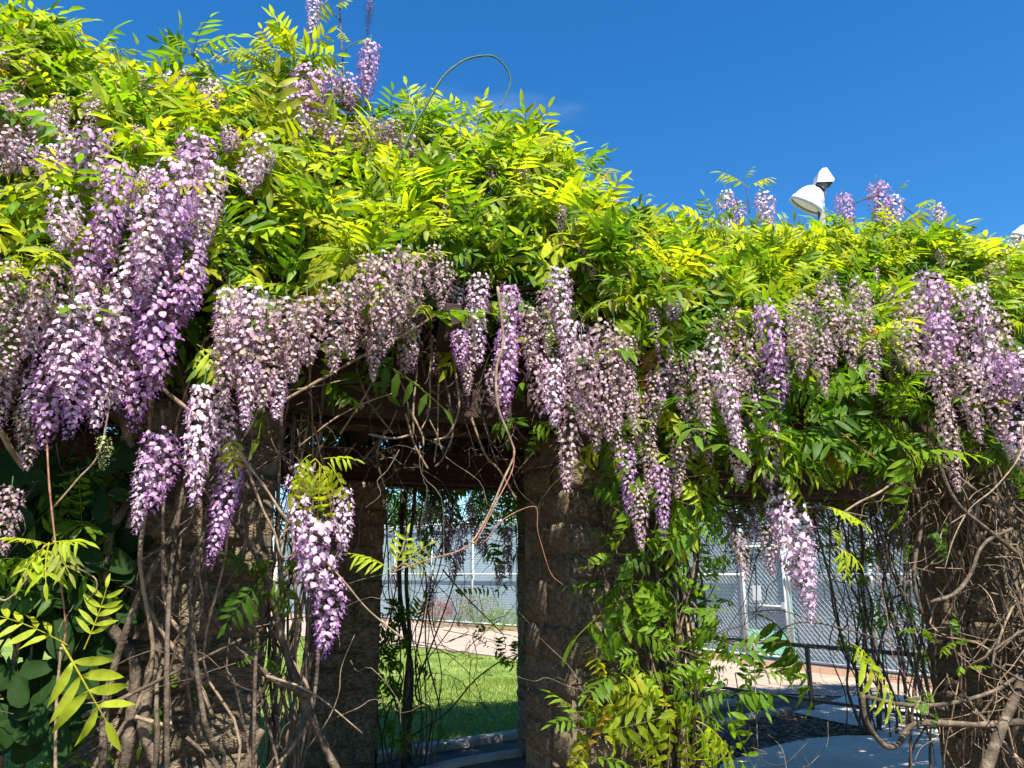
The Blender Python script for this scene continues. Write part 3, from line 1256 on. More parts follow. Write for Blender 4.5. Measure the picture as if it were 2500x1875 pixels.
# inner fill: everything under the outer shoots, and the top running back over the rafters
cols = {k: np.array(v_) for k, v_ in TINTS.items()}


def fill_leaf(p_, axis, lst, tones, kinds=('mature', 'hang', 'young'), sc=1.0):
    d = np.asarray(axis, float) + rng.normal(0, .75, 3)
    tn = random.choice(tones)
    col = cols[tn][rng.integers(0, len(cols[tn]))] * random.uniform(.8, 1.15)
    lst.append((random.choice(kinds), frame(d, np.array([0.1, -.35, .8]) + rng.normal(0, .55, 3)), p_, sc * random.uniform(.8, 1.2), col))


for i in range(4900):
    ss = random.uniform(-3.6, 5.4)
    zc = crest(ss)
    zz = ZB - .15 + (zc - ZB + .1) * random.random() ** .8
    depth = random.random() ** 1.4 * .85 + .04
    p_ = pg(ss, osurf(ss, zz) - depth, zz)
    u, v = project(p_)
    if depth < .3 and leaf_density(u, v) < .12 and random.random() < .85:
        continue
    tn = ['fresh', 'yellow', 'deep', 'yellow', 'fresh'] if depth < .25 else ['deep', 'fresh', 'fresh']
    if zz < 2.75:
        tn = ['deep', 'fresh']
        if random.random() < .45:
            continue
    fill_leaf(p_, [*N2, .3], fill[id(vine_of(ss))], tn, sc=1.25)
for i in range(3300):
    ss = random.uniform(-3.6, 5.6)
    t = random.random()
    oo = -.8 - 2.9 * t
    zt = crest(ss) * (1 - t * .8) + 3.25 * t * .8
    zz = zt - random.random() ** 1.3 * max(zt - 3.05, .1)
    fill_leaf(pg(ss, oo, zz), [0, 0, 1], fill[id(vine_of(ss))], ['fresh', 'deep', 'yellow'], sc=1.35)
# back skirt over the lawn-side beam, and leaves beside the left pillar
back_fill4, back_fill5 = [], []
for i in range(1300):
    ss = random.uniform(-3.6, 7.4)
    zz = random.uniform(2.45, 3.5) if random.random() < .8 else random.uniform(1.8, 2.5)
    fill_leaf(pg(ss, -3.7 + random.gauss(0, .14), zz), [*(-N2), -.5], back_fill4 if ss < 2.1 else back_fill5, ['deep', 'fresh', 'deep'], kinds=('hang', 'mature'), sc=1.2)

# ------------------------------------------------------------------ flower clusters
RACEMES = '''45,230,330,90,F 20,310,430,80,F 110,270,370,70,L 120,360,450,90,L 60,350,430,80,L 222,310,475,85,P 180,335,440,70,L 420,185,270,60,L 445,175,260,60,F 350,185,240,70,F 520,195,290,60,L 300,200,260,60,F 235,230,300,50,L
300,395,680,88,P 225,560,760,90,P 160,470,620,85,L 215,650,800,80,L 485,330,490,105,P 440,400,620,115,P 530,400,620,85,L 380,480,720,110,L 450,560,800,115,P 340,600,860,115,L 400,700,980,120,P 345,800,1060,95,P 470,640,780,85,P 510,480,640,75,L 560,315,375,60,P 640,340,470,80,L 615,390,480,65,L 400,560,760,100,L 310,680,900,90,L 430,480,660,90,L 360,640,880,95,P
760,170,360,95,P 722,200,380,75,L 800,168,330,85,P 852,185,275,65,P 905,100,255,58,P 735,280,370,75,L 830,310,400,80,F 900,290,380,90,F 960,300,380,75,F 1005,335,410,65,F 790,300,380,70,F
100,700,880,90,L 180,720,1000,95,L 50,760,930,80,F 130,850,1100,95,P 210,800,1080,95,P 255,860,1060,75,L 90,900,1050,65,L 262,720,940,95,L 20,900,1130,65,F 30,1180,1360,65,F 390,1045,1260,100,P 365,1100,1310,60,L 75,980,1150,70,F 150,760,960,85,L 300,860,1010,80,L 20,640,800,70,F 130,640,800,80,F
500,930,1250,85,L 575,1090,1390,78,P 540,970,1180,75,L 600,720,1000,115,F 650,740,1010,95,F 560,700,930,85,L 700,720,920,105,F 750,720,900,95,F 800,700,920,85,F 850,680,880,75,F 620,860,1060,62,L 680,900,1030,62,L 560,780,1000,80,F 620,700,900,95,L 730,780,940,70,F
735,1130,1340,85,L 790,1250,1470,135,L 812,1400,1615,92,P 835,1190,1360,70,L 770,1280,1420,100,P
930,620,820,85,F 980,600,800,85,F 1020,620,780,85,F 960,700,845,65,F 1060,600,720,65,F 900,620,760,70,F 1090,640,760,60,F
1172,670,810,72,L 1245,690,880,68,P 1240,800,1030,82,P 1120,800,910,55,P 1160,760,900,65,L 1150,820,970,55,F 1362,650,850,75,L 1390,780,910,75,L 1310,850,1020,75,F 1290,750,910,65,F 1420,820,1060,85,F 1460,780,1030,85,F 1400,950,1210,80,F 1500,800,1060,75,F 1350,880,1050,75,L 1440,900,1110,70,F 1480,920,1080,65,F 1330,700,860,60,F 1200,900,1000,50,F
1530,1080,1275,52,P 1607,1130,1315,56,P 1580,1050,1210,55,F 1560,1180,1350,55,F 1620,800,1010,60,L 1640,735,790,62,P 1560,960,1100,60,F 1540,820,980,60,F
1500,1000,1180,55,F 1660,1060,1220,55,F 1600,900,1060,55,F 1530,900,1060,52,F 1650,860,1000,55,F 1790,880,1010,50,F
1740,820,1010,65,L 1765,900,1095,65,L 1860,735,930,80,P 1880,840,1010,85,P 1840,960,1150,65,P 1800,1050,1190,62,L 1872,1030,1210,70,P 1700,850,1060,65,F 1680,960,1120,65,F 1900,1200,1340,80,L 1932,1240,1440,115,L 1962,1330,1525,62,L 1800,1300,1425,48,F 1880,1280,1410,62,F 1720,1000,1140,60,F 1760,760,880,60,F 1820,820,960,62,F
1960,720,900,65,F 2020,680,900,75,F 2060,740,910,65,F 2000,800,970,55,F 2130,830,965,48,F 1940,800,930,58,F 2090,680,820,60,F
2262,660,860,92,P 2230,720,910,82,F 2292,760,930,75,P 2330,800,970,65,F 2382,690,905,65,L 2402,830,995,82,L 2452,860,1010,65,P 2420,760,910,75,F 2200,780,910,65,F 2482,850,1010,65,L 2300,980,1205,52,F 2472,1010,1140,82,L 2360,880,1085,65,F 2262,850,1020,65,F 2310,700,850,65,F 2180,700,830,60,F 2440,940,1080,60,F
1430,450,512,46,P 1495,468,522,42,P 1770,465,595,54,L 1862,470,575,58,L 1800,490,575,45,F 2056,470,570,48,P 2140,440,560,58,P 2182,480,585,52,L 2284,500,562,38,L 2470,580,665,55,L 2430,640,700,52,F
772,-30,115,40,W 905,0,92,26,D 60,1000,1090,55,G 255,1060,1150,42,G 1340,790,870,36,G'''
TOPS = {(1430, 450): -.75, (1495, 468): -.75, (1770, 465): -.7, (1862, 470): -.7, (1800, 490): -.7, (2056, 470): -.7, (2140, 440): -.7, (2182, 480): -.7,
        (2284, 500): -.7, (772, -30): -.55, (905, 0): -.55, (905, 100): -.5, (852, 185): -.55, (800, 168): -.45}
DEEP_R = []
for w in RACEMES.split():
    u, vt, vb, wd, kd = w.split(',')
    u, vt, vb, wd = float(u), float(vt), float(vb), float(wd)
    if (int(u), int(vt)) in TOPS:
        p_ = at_off(u, vt, TOPS[(int(u), int(vt))])
    elif vb > 1130 and vt > 930:
        p_ = at_off(u, vt, .52 + random.uniform(-.04, .06))
    else:
        mid = surf(u, (vt * .35 + vb * .65), .06)
        so = to_so(mid)
        p_ = at_off(u, vt, so[1] + random.uniform(.03, .14))
    dist = np.linalg.norm(p_ - [0, 0, CAMZ])
    q_ = at_off(u, vb, to_so(p_)[1])
    length = p_[2] - q_[2]
    width = wd * dist / FPX * .88
    add_raceme(vine_of(to_so(p_)[0]), p_, length, width, kd)
# faded clusters hanging deeper inside, among the stems and under the leaves
for i in range(150):
    u = random.choice([random.uniform(-60, 500), random.uniform(540, 900), random.uniform(900, 1120), random.uniform(1120, 1560), random.uniform(1560, 2100), random.uniform(2100, 2560)])
    base_v = np.interp(u, [0, 300, 600, 900, 1100, 1500, 1800, 2050, 2500], [700, 690, 700, 640, 700, 780, 760, 700, 720])
    v = base_v + random.uniform(-70, 130)
    p_ = surf(u, v, -.08 - random.random() * .18)
    add_raceme(vine_of(to_so(p_)[0]), p_, random.uniform(.2, .36), random.uniform(.085, .13), random.choice('FFFL'))
for i in range(75):                                        # on the top between the leaves
    u = random.uniform(0, 2450)
    vv = np.interp(u, [c_[0] for c_ in CREST], [c_[1] for c_ in CREST]) + random.uniform(25, 230)
    p_ = surf(u, vv, .09)
    add_raceme(vine_of(to_so(p_)[0]), p_, random.uniform(.14, .26), random.uniform(.06, .085), random.choice('FFL'))
# lawn-side clusters
for u, vt, vb, wd in ((1050, 1195, 1290, 28), (1075, 1190, 1280, 26), (1105, 1230, 1370, 40), (1130, 1270, 1400, 34), (1150, 1230, 1350, 30), (1052, 1405, 1490, 30), (1240, 1280, 1420, 28),
                      (1225, 1370, 1440, 26), (1268, 1310, 1400, 26), (965, 1380, 1440, 22), (1180, 1300, 1360, 30), (1110, 1340, 1420, 34), (1030, 1250, 1320, 26),
                      (2140, 1270, 1400, 30), (2180, 1230, 1350, 40), (2210, 1260, 1380, 36), (2100, 1250, 1330, 30), (2250, 1220, 1330, 34), (1990, 1230, 1300, 30), (1830, 1230, 1330, 36), (1780, 1240, 1330, 30)):
    p_ = at_off(u, vt, -3.75)
    ss = to_so(p_)[0]
    dist = np.linalg.norm(p_ - [0, 0, CAMZ])
    add_raceme(V4 if ss < 2.1 else V5, p_, (vb - vt) * dist / FPX, wd * dist / FPX, 'P')
for i in range(40):
    ss = random.uniform(-2.8, 6.4)
    add_raceme(V4 if ss < 2.1 else V5, pg(ss, -3.75 - random.random() * .25, random.uniform(2.25, 2.75)), random.uniform(.2, .34), .1, random.choice('PFL'))

# ------------------------------------------------------------------ hand-placed leaf sprays in front of the shade
def hero_leaf(vine, u0, v0, u1, v1, off0, off1, kind, tone, scale=None, up=(0, 0, 1), seed=None):
    """a compound leaf whose midrib runs between two places; each leaflet its own piece"""
    p0, p1 = at_off(u0, v0, off0), at_off(u1, v1, off1)
    sd = seed if seed is not None else random.randint(0, 999)
    lay, line = leaf_layout(kind, sd)
    k = np.linalg.norm(p1 - p0) / np.linalg.norm(line[-1] - line[0])
    R = frame(p1 - p0, np.array(up, float))
    col = np.array(random.choice(TINTS[tone]))
    g_ = Geo()
    g_.tube(line, np.linspace(.0026, .0012, len(line)), 4, col * [1.2, .95, 1.3], cap=False)
    V, T, c_ = g_.arrays()
    lf = obj('leaf', mesh_arrays('leaf', V @ R.T * k, T, c_), M['leaf'], vine)
    lf.location = p0 - np.array(vine.location)
    for i, (mt, pp, L, W, fo, dr) in enumerate(lay):
        V, T = leaflet(L, W * .86, fo, dr, sd * 31 + i, 5)
        cc = col * random.uniform(.88, 1.12)
        V = (V @ mt.T) @ R.T * k
        ll = obj('leaflet', mesh_arrays('leaflet', V, T, np.broadcast_to(cc, (len(V), 3))), M['leaf'], lf)
        ll.location = R @ pp * k
    return lf


TOCAM = (.3, -.75, .62)
HEROES = [
    # vine, base u,v -> tip u,v, offset base, tip, kind, tone, facing
    (V1, 150, 1570, 290, 1725, .62, .72, 'mature', 'lime', TOCAM),
    (V1, 205, 1585, 250, 1440, .62, .66, 'mature', 'lime', (.5, -.6, .6)),
    (V1, 165, 1575, -10, 1490, .62, .70, 'mature', 'lime', (0, -.7, .8)),
    (V1, 120, 1330, 40, 1300, .60, .72, 'mature', 'lime', (0, -.5, .9)),
    (V1, 120, 1330, 195, 1285, .60, .72, 'young', 'lime', (0, -.6, .9)),
    (V1, 120, 1325, 130, 1390, .60, .75, 'young', 'lime', TOCAM),
    (V1, 120, 1325, 70, 1380, .60, .75, 'young', 'lime', TOCAM),
    (V1, 130, 1320, 175, 1350, .60, .75, 'young', 'pale', TOCAM),
    (V1, 190, 1140, 230, 1260, .40, .48, 'hang', 'fresh', TOCAM),
    (V1, 190, 1140, 130, 1240, .40, .46, 'hang', 'deep', TOCAM),
    (V1, 770, 1120, 850, 1180, .56, .66, 'hang', 'lime', (.2, -.8, .6)),
    (V1, 770, 1120, 700, 1180, .56, .66, 'hang', 'lime', (-.2, -.8, .6)),
    (V1, 790, 1120, 860, 1100, .56, .62, 'young', 'lime', (0, -.6, .8)),
    (V1, 780, 1130, 800, 1230, .56, .68, 'hang', 'lime', TOCAM),
    (V1, 770, 1130, 750, 1240, .56, .68, 'hang', 'pale', TOCAM),
    (V1, 760, 1110, 690, 1130, .58, .70, 'hang', 'lime', (0, -.5, .9)),
    (V1, 800, 1130, 870, 1170, .58, .72, 'hang', 'lime', (0, -.6, .8)),
    (V1, 750, 1130, 720, 1230, .60, .72, 'hang', 'lime', TOCAM),
    (V1, 790, 1150, 850, 1240, .60, .72, 'hang', 'lime', TOCAM),
    (V1, 640, 1400, 660, 1550, .30, .36, 'hang', 'deep', TOCAM),
    (V1, 640, 1410, 560, 1520, .30, .36, 'mature', 'deep', TOCAM),
    (V1, 650, 1400, 740, 1470, .30, .36, 'mature', 'deep', TOCAM),
    (V1, 480, 840, 570, 880, .50, .62, 'mature', 'lime', (0, -.6, .8)),
    (V1, 480, 850, 540, 930, .50, .62, 'mature', 'fresh', TOCAM),
    (V2, 845, 770, 830, 930, .62, .66, 'hang', 'fresh', TOCAM),
    (V1, 520, 950, 500, 870, .56, .6, 'young', 'lime', TOCAM),
    (V1, 560, 1060, 590, 1130, .56, .6, 'young', 'lime', TOCAM),
    (V2, 955, 1395, 880, 1330, .56, .60, 'young', 'lime', (0, -.5, .9)),
    (V2, 960, 1390, 985, 1300, .56, .60, 'young', 'lime', TOCAM),
    (V2, 965, 1390, 1030, 1310, .56, .60, 'young', 'pale', TOCAM),
    (V2, 985, 1380, 1050, 1370, .56, .60, 'tip', 'pale', TOCAM),
    (V3, 2005, 1235, 2120, 1245, .50, .55, 'mature', 'lime', (.2, -.4, .9)),
    (V3, 2040, 1340, 2090, 1400, .50, .58, 'mature', 'lime', TOCAM),
    (V3, 2040, 1335, 2110, 1350, .50, .58, 'young', 'lime', (0, -.6, .8)),
    (V3, 2045, 1340, 2060, 1300, .50, .55, 'young', 'lime', TOCAM),
    (V3, 2080, 1570, 2215, 1705, .52, .60, 'mature', 'lime', TOCAM),
    (V3, 2080, 1570, 2150, 1600, .52, .60, 'young', 'lime', TOCAM),
    (V3, 1905, 1040, 1960, 1110, .50, .62, 'mature', 'lime', TOCAM),
    (V3, 1905, 1035, 2000, 1060, .50, .62, 'mature', 'lime', (0, -.6, .8)),
    (V3, 1905, 1040, 1880, 1130, .50, .62, 'mature', 'lime', TOCAM),
    (V3, 1900, 1120, 2010, 1150, .50, .58, 'mature', 'lime', (0, -.6, .8)),
    (V3, 1900, 1130, 1990, 1200, .50, .58, 'young', 'lime', TOCAM),
    (V3, 2090, 1110, 2200, 1150, .25, .3, 'hang', 'deep', (0, -.6, .8)),
    (V3, 2070, 1110, 2000, 1140, .25, .3, 'hang', 'fresh', (0, -.6, .8)),
    (V3, 2080, 1100, 2110, 1170, .25, .3, 'hang', 'deep', TOCAM),
    (V3, 2420, 990, 2470, 950, .5, .6, 'mature', 'lime', (0, -.6, .8)),
    (V2, 1700, 1260, 1760, 1310, .40, .5, 'mature', 'fresh', (0, -.6, .8)),
    (V2, 1700, 1260, 1670, 1340, .40, .5, 'mature', 'lime', TOCAM),
    (V2, 1690, 1270, 1640, 1330, .40, .5, 'mature', 'fresh', TOCAM),
    (V2, 1640, 1440, 1420, 1400, .30, .38, 'hang', 'fresh', (0, -.5, .9)),
    (V2, 1640, 1440, 1480, 1450, .30, .40, 'hang', 'fresh', (0, -.6, .8)),
    (V2, 1640, 1430, 1700, 1520, .30, .40, 'hang', 'fresh', TOCAM),
    (V2, 1640, 1430, 1580, 1500, .30, .42, 'hang', 'fresh', TOCAM),
    (V2, 1690, 1400, 1790, 1460, .30, .36, 'hang', 'deep', (0, -.6, .8)),
    (V2, 1400, 1740, 1500, 1700, .30, .42, 'hang', 'fresh', (0, -.5, .9)),
    (V2, 1480, 1690, 1560, 1800, .34, .46, 'hang', 'lime', TOCAM),
    (V2, 1560, 1790, 1700, 1850, .40, .50, 'hang', 'lime', (0, -.6, .8)),
    (V2, 1700, 1760, 1860, 1800, .40, .50, 'hang', 'lime', (0, -.5, .9)),
    (V2, 1700, 1770, 1820, 1870, .40, .50, 'hang', 'lime', TOCAM),
    (V2, 1640, 1700, 1740, 1760, .36, .46, 'hang', 'fresh', TOCAM),
    (V2, 1740, 1560, 1770, 1700, .36, .42, 'hang', 'fresh', TOCAM),
    (V2, 1740, 1540, 1820, 1590, .36, .42, 'hang', 'deep', (0, -.6, .8)),
    (V2, 1850, 1500, 2040, 1540, .34, .38, 'hang', 'deep', (0, -.4, 1)),
    (V2, 1900, 1560, 2060, 1610, .34, .38, 'hang', 'deep', (0, -.4, 1)),
    (V2, 1330, 1030, 1310, 1090, .2, .3, 'hang', 'deep', TOCAM),
]
for vine, u0, v0, u1, v1, o0, o1, kd, tn, upv in HEROES:
    hero_leaf(vine, u0, v0, u1, v1, o0, o1, kd, tn, up=upv)
# shoots standing above the crest
for u, v, du, dv, o_, tn in ((400, 180, 0, -60, -.5, 'yellow'), (460, 170, 40, -45, -.5, 'yellow'), (590, 150, 60, -45, -.5, 'pale'), (570, 160, -40, -40, -.5, 'yellow'), (700, 210, 10, -100, -.4, 'fresh'),
                             (715, 200, -30, -70, -.4, 'fresh'), (250, 160, 60, -30, -.4, 'pale'), (860, 110, -20, -40, -.5, 'pale'), (870, 110, 20, -25, -.5, 'pale'), (1045, 280, 20, -20, -.5, 'fresh'),
                             (1430, 450, -40, -35, -.75, 'bronze'), (1440, 450, 30, -45, -.75, 'bronze'), (1825, 460, -45, -60, -.7, 'yellow'), (1830, 455, 40, -35, -.7, 'yellow'), (1815, 440, 10, -35, -.7, 'yellow'),
                             (1745, 500, 10, -30, -.7, 'yellow'), (2230, 510, 30, -40, -.7, 'yellow'), (2190, 470, 10, -30, -.7, 'fresh'), (2280, 500, 40, 30, -.7, 'yellow'), (1320, 330, 40, -30, -.7, 'fresh'),
                             (815, 20, 25, -25, -.55, 'yellow'), (800, 0, -25, 30, -.55, 'yellow'), (640, 160, -40, -60, -.5, 'yellow'), (20, 60, 60, -40, -.3, 'yellow'), (120, 100, 80, -40, -.3, 'yellow')):
    p_ = at_off(u, v, o_)
    hero_leaf(vine_of(to_so(p_)[0]), u, v, u + du, v + dv, o_, o_ + .05, 'young', tn, up=(0, -.5, .9))

# leafy growth at the foot of the middle pillar and along the right-hand bundle of stems
def leafy_patch(vine, bank, n, urange, vrange, o_range, tones, sc=1.0):
    for i in range(n):
        u, v = random.uniform(*urange), random.uniform(*vrange)
        p_ = at_off(u, v, random.uniform(*o_range))
        rosette(p_, np.array([*N2, .5]) + rng.normal(0, .35, 3), random.randint(2, 4), None, tones, sc * random.uniform(.7, 1.05), kinds=('hang', 'hang', 'mature'), spread=(40, 95), bank=bank)


leafy_patch(V2, leaf_objs[id(V2)], 9, (1420, 1720), (1650, 1880), (.2, .45), ['fresh', 'yellow', 'fresh'])
leafy_patch(V2, leaf_objs[id(V2)], 7, (1450, 1760), (1340, 1500), (.15, .4), ['fresh', 'deep'])
leafy_patch(V2, leaf_objs[id(V2)], 8, (1560, 1780), (1050, 1300), (.15, .4), ['fresh', 'deep', 'fresh'])
leafy_patch(V2, leaf_objs[id(V2)], 6, (1720, 1840), (1480, 1720), (.2, .4), ['fresh', 'deep'])
leafy_patch(V2, leaf_objs[id(V2)], 8, (1600, 1850), (880, 1050), (.25, .45), ['fresh', 'yellow'])
leafy_patch(V2, leaf_objs[id(V2)], 14, (1480, 1760), (900, 1250), (.2, .5), ['fresh', 'lime', 'deep'], .85)
leafy_patch(V2, leaf_objs[id(V2)], 10, (1480, 1720), (1480, 1700), (.15, .4), ['fresh', 'deep', 'fresh'], .8)
leafy_patch(V3, leaf_objs[id(V3)], 9, (1990, 2240), (1030, 1150), (.1, .35), ['deep', 'fresh'])
leafy_patch(V3, leaf_objs[id(V3)], 9, (2200, 2500), (900, 1100), (.15, .4), ['fresh', 'deep'])
leafy_patch(V3, leaf_objs[id(V3)], 8, (1980, 2180), (860, 960), (.2, .4), ['deep', 'fresh'])
leafy_patch(V3, leaf_objs[id(V3)], 5, (2240, 2500), (1300, 1800), (.25, .5), ['fresh', 'deep'], .6)
leafy_patch(V1, leaf_objs[id(V1)], 10, (-60, 260), (1100, 1500), (.0, .3), ['deep', 'deep', 'fresh'])
leafy_patch(V1, leaf_objs[id(V1)], 6, (-40, 420), (1700, 1880), (.05, .3), ['deep', 'deep'], .8)
leafy_patch(V1, leaf_objs[id(V1)], 4, (560, 720), (1380, 1600), (.1, .3), ['deep'], .6)

# the largest-showing leaves become pieces of their vine, the rest one mass
for vine in (V1, V2, V3):
    L_ = leaf_objs[id(vine)]
    L_.sort(key=lambda it: np.linalg.norm(it[3] - [0, 0, CAMZ]) - it[4] * .8 + (1.5 if it[0] == 'tip' else 0))
    for i, (kd, tn, R, pos, sc) in enumerate(L_):
        if i < 255:
            o_ = obj('leaf', random.choice(leaf_set(kd, tn)), None, vine)
            o_.location = pos - np.array(vine.location)
            o_.rotation_euler = Matrix(R.tolist()).to_euler()
            o_.scale = (sc, sc, sc)
        else:
            k2 = 'young' if kd == 'tip' else kd
            c_ = cols[tn][rng.integers(0, len(cols[tn]))] * random.uniform(.88, 1.12)
            fill[id(vine)].append((k2, R, pos, sc * (.7 if kd == 'tip' else 1), c_))
    scatter_leaves('foliage', fill[id(vine)], vine)
    print('leaves', len(L_), len(fill[id(vine)]))

# ------------------------------------------------------------------ stems
def stem(vine, pts, r0, r1, mat='bark', sides=7, name='stem'):
    P = np.asarray(pts)
    g_ = Geo()
    rr = np.linspace(r0, r1, len(P)) * (1 + rng.normal(0, .10, len(P))) * (.62 if mat == 'redtwig' else .78)
    g_.tube(P, rr, sides)
    V, T, c_ = g_.arrays()
    ob = obj(name, mesh_arrays(name, V - P[0], T), M[mat], vine)
    ob.location = P[0] - np.array(vine.location)
    return ob


def pxline(px, o_, n=6):
    o_ = o_ if isinstance(o_, (list, tuple)) else [o_] * len(px)
    return spline([at_off(u, v, q) for (u, v), q in zip(px, o_)], n)


# thick stems crossing the left pillar
stem(V1, pxline([(430, 1040), (438, 1180), (425, 1420), (390, 1560), (358, 1700), (355, 1790), (400, 1900), (420, 1990)], .16), .022, .040)
stem(V1, pxline([(320, 1290), (345, 1160), (350, 1060)], .2), .03, .02)
stem(V1, pxline([(230, 1470), (290, 1560), (330, 1640), (300, 1900)], .14), .026, .03)
stem(V1, pxline([(520, 1210), (500, 1370), (515, 1490), (560, 1560), (640, 1640), (760, 1700)], .14), .016, .02)
stem(V1, pxline([(255, 1420), (270, 1300), (330, 1180), (300, 1000)], .18), .02, .03)
stem(V1, pxline([(250, 1900), (262, 1700), (330, 1480), (420, 1300), (480, 1120)], .22), .022, .014)
stem(V1, pxline([(200, 1750), (330, 1690), (450, 1630), (590, 1560)], .24), .013, .007)
stem(V1, pxline([(540, 1100), (560, 1250), (640, 1380), (700, 1600), (760, 1750), (830, 1900)], .1), .02, .024)
stem(V1, pxline([(330, 1750), (400, 1770), (420, 1765)], .22), .012, .01, 'twig')
stem(V1, pxline([(455, 1800), (520, 1860), (560, 1920)], .24), .010, .014, 'bark')
stem(V1, pxline([(340, 1440), (400, 1550), (480, 1660), (520, 1750)], .2), .012, .010, 'twig')
stem(V1, pxline([(395, 1000), (400, 1120), (398, 1300), (405, 1480), (470, 1580), (480, 1600)], .24), .010, .009, 'twig')
stem(V1, pxline([(640, 1780), (610, 1850), (560, 1960)], .15), .02, .024)
stem(V1, pxline([(650, 1650), (760, 1690), (885, 1790)], .30), .008, .003, 'twig')
# sunlit branch with the hanging blooms
stem(V1, pxline([(330, 880), (410, 960), (500, 1030), (560, 1080), (640, 1180), (700, 1270), (760, 1330), (840, 1420), (900, 1490), (985, 1560)], .56), .011, .004, 'twig')
stem(V1, pxline([(600, 1130), (640, 1240), (670, 1300), (690, 1360), (740, 1340)], .54), .008, .005, 'twig')
stem(V1, pxline([(690, 1300), (720, 1290), (760, 1335)], .56), .006, .004, 'twig')
stem(V1, pxline([(500, 830), (540, 800), (600, 760)], .4), .01, .006, 'twig')
# left foreground shoots
stem(V1, pxline([(118, 800), (112, 960), (118, 1150), (130, 1280), (145, 1400), (160, 1520), (155, 1580)], [.3, .5, .58, .58, .58, .58, .58]), .006, .005, 'redtwig')
stem(V1, pxline([(272, 900), (265, 1000), (240, 1110), (190, 1170), (130, 1240)], .58), .005, .004, 'twig')
stem(V1, pxline([(150, 1580), (140, 1680), (136, 1780), (135, 1920)], .6), .006, .008, 'twig')
stem(V1, pxline([(-20, 1450), (15, 1465), (60, 1420), (85, 1370), (110, 1330)], .58), .005, .004, 'twig')
stem(V1, pxline([(130, 1320), (180, 1380), (230, 1410), (235, 1440), (215, 1460)], .62), .004, .003, 'twig')
stem(V1, pxline([(285, 560), (275, 690), (265, 860), (272, 900)], [.2, .5, .6, .6]), .005, .005, 'redtwig')
stem(V1, pxline([(330, 620), (350, 560), (385, 540)], .55), .006, .006, 'redtwig')
stem(V1, pxline([(60, 990), (130, 985), (200, 940)], .5), .004, .004, 'greentwig')
# crossing twigs under the middle mound
stem(V1, pxline([(690, 980), (760, 940), (900, 860), (1000, 810), (1060, 770)], .36), .010, .007, 'twig')
stem(V2, pxline([(640, 960), (760, 945), (850, 925)], .34), .005, .004, 'twig')
stem(V1, pxline([(730, 1090), (820, 1020), (900, 980), (960, 960)], .3), .005, .004, 'twig')
stem(V2, pxline([(1215, 700), (1228, 830), (1212, 900), (1215, 990), (1245, 1070), (1255, 1110), (1230, 1170), (1195, 1250), (1165, 1305), (1150, 1325)], .60), .009, .005, 'twig')
stem(V2, pxline([(1255, 1100), (1250, 1150), (1210, 1230), (1175, 1300), (1160, 1325)], .61), .005, .004, 'redtwig')
stem(V2, pxline([(1165, 1320), (1120, 1345), (1050, 1365), (990, 1385), (955, 1398)], [.60, .59, .58, .57, .56]), .005, .003, 'redtwig')
stem(V2, pxline([(1150, 1328), (1185, 1320), (1215, 1280), (1260, 1250), (1308, 1238), (1312, 1290), (1322, 1330), (1345, 1400), (1375, 1428)], .56), .004, .002, 'redtwig')
stem(V2, pxline([(955, 1398), (900, 1410), (850, 1425)], .56), .002, .0015, 'greentwig')
# dead loops hanging from the beam
for px in ([(1010, 820), (1018, 900), (1010, 980), (1008, 1070)], [(1055, 830), (1050, 900), (1048, 1000), (1028, 1050)], [(1100, 850), (1115, 930), (1120, 1000), (1095, 1060), (1060, 1075)],
           [(1075, 860), (1070, 960), (1068, 1060), (1060, 1130)], [(1080, 900), (1100, 990), (1105, 1060), (1080, 1120), (1062, 1140)], [(1000, 1000), (1030, 1060), (1034, 1090)],
           [(990, 1010), (1010, 1080), (1030, 1120), (1045, 1145)], [(900, 1060), (960, 1070), (1010, 1060)], [(1020, 1065), (1060, 1080), (1085, 1095)], [(1040, 800), (1030, 880), (1060, 960), (1110, 930)],
           [(1150, 1020), (1185, 1110), (1220, 1150), (1260, 1220)], [(1250, 1020), (1270, 1060), (1288, 1078)], [(1180, 1020), (1195, 1080), (1215, 1140)], [(940, 1050), (920, 1110), (935, 1180)],
           [(960, 900), (990, 960), (1000, 1030)], [(870, 900), (900, 980), (960, 1060)], [(930, 870), (900, 950), (830, 1060)], [(970, 1000), (940, 1060), (880, 1130)]):
    stem(V2 if px[0][0] > 985 else V1, pxline(px, random.uniform(.02, .2)), random.uniform(.005, .010), random.uniform(.004, .007), random.choice(['twig', 'bark', 'twig']))
# tendril arching over the crest, flower shoot above the crest
stem(V2, pxline([(952, 560), (955, 470), (972, 400), (1005, 320), (1040, 258), (1080, 190), (1125, 152), (1165, 138), (1205, 138), (1235, 165), (1246, 200), (1232, 240), (1220, 262)], -.1), .0125, .005, 'greentwig', name='tendril')
stem(V1, pxline([(840, 260), (838, 170), (832, 80), (828, -30), (826, -80)], -.55), .008, .006, 'bark')
stem(V1, pxline([(838, 140), (850, 115), (880, 100), (905, 105)], -.53), .005, .003, 'greentwig')
stem(V1, pxline([(830, 50), (812, 30), (780, -20)], -.55), .005, .003, 'greentwig')
stem(V1, pxline([(828, 0), (860, -15), (890, -15), (905, 5)], -.55), .004, .003, 'bark')
stem(V1, pxline([(330, 200), (420, 185), (520, 183)], -.35), .008, .005, 'twig')
stem(V1, pxline([(760, 310), (820, 302), (890, 300)], -.3), .007, .005, 'twig')
stem(V2, pxline([(1330, 340), (1345, 310), (1362, 302)], -.6), .003, .002, 'greentwig')
stem(V2, pxline([(1250, 330), (1262, 305), (1272, 288)], -.6), .003, .002, 'greentwig')
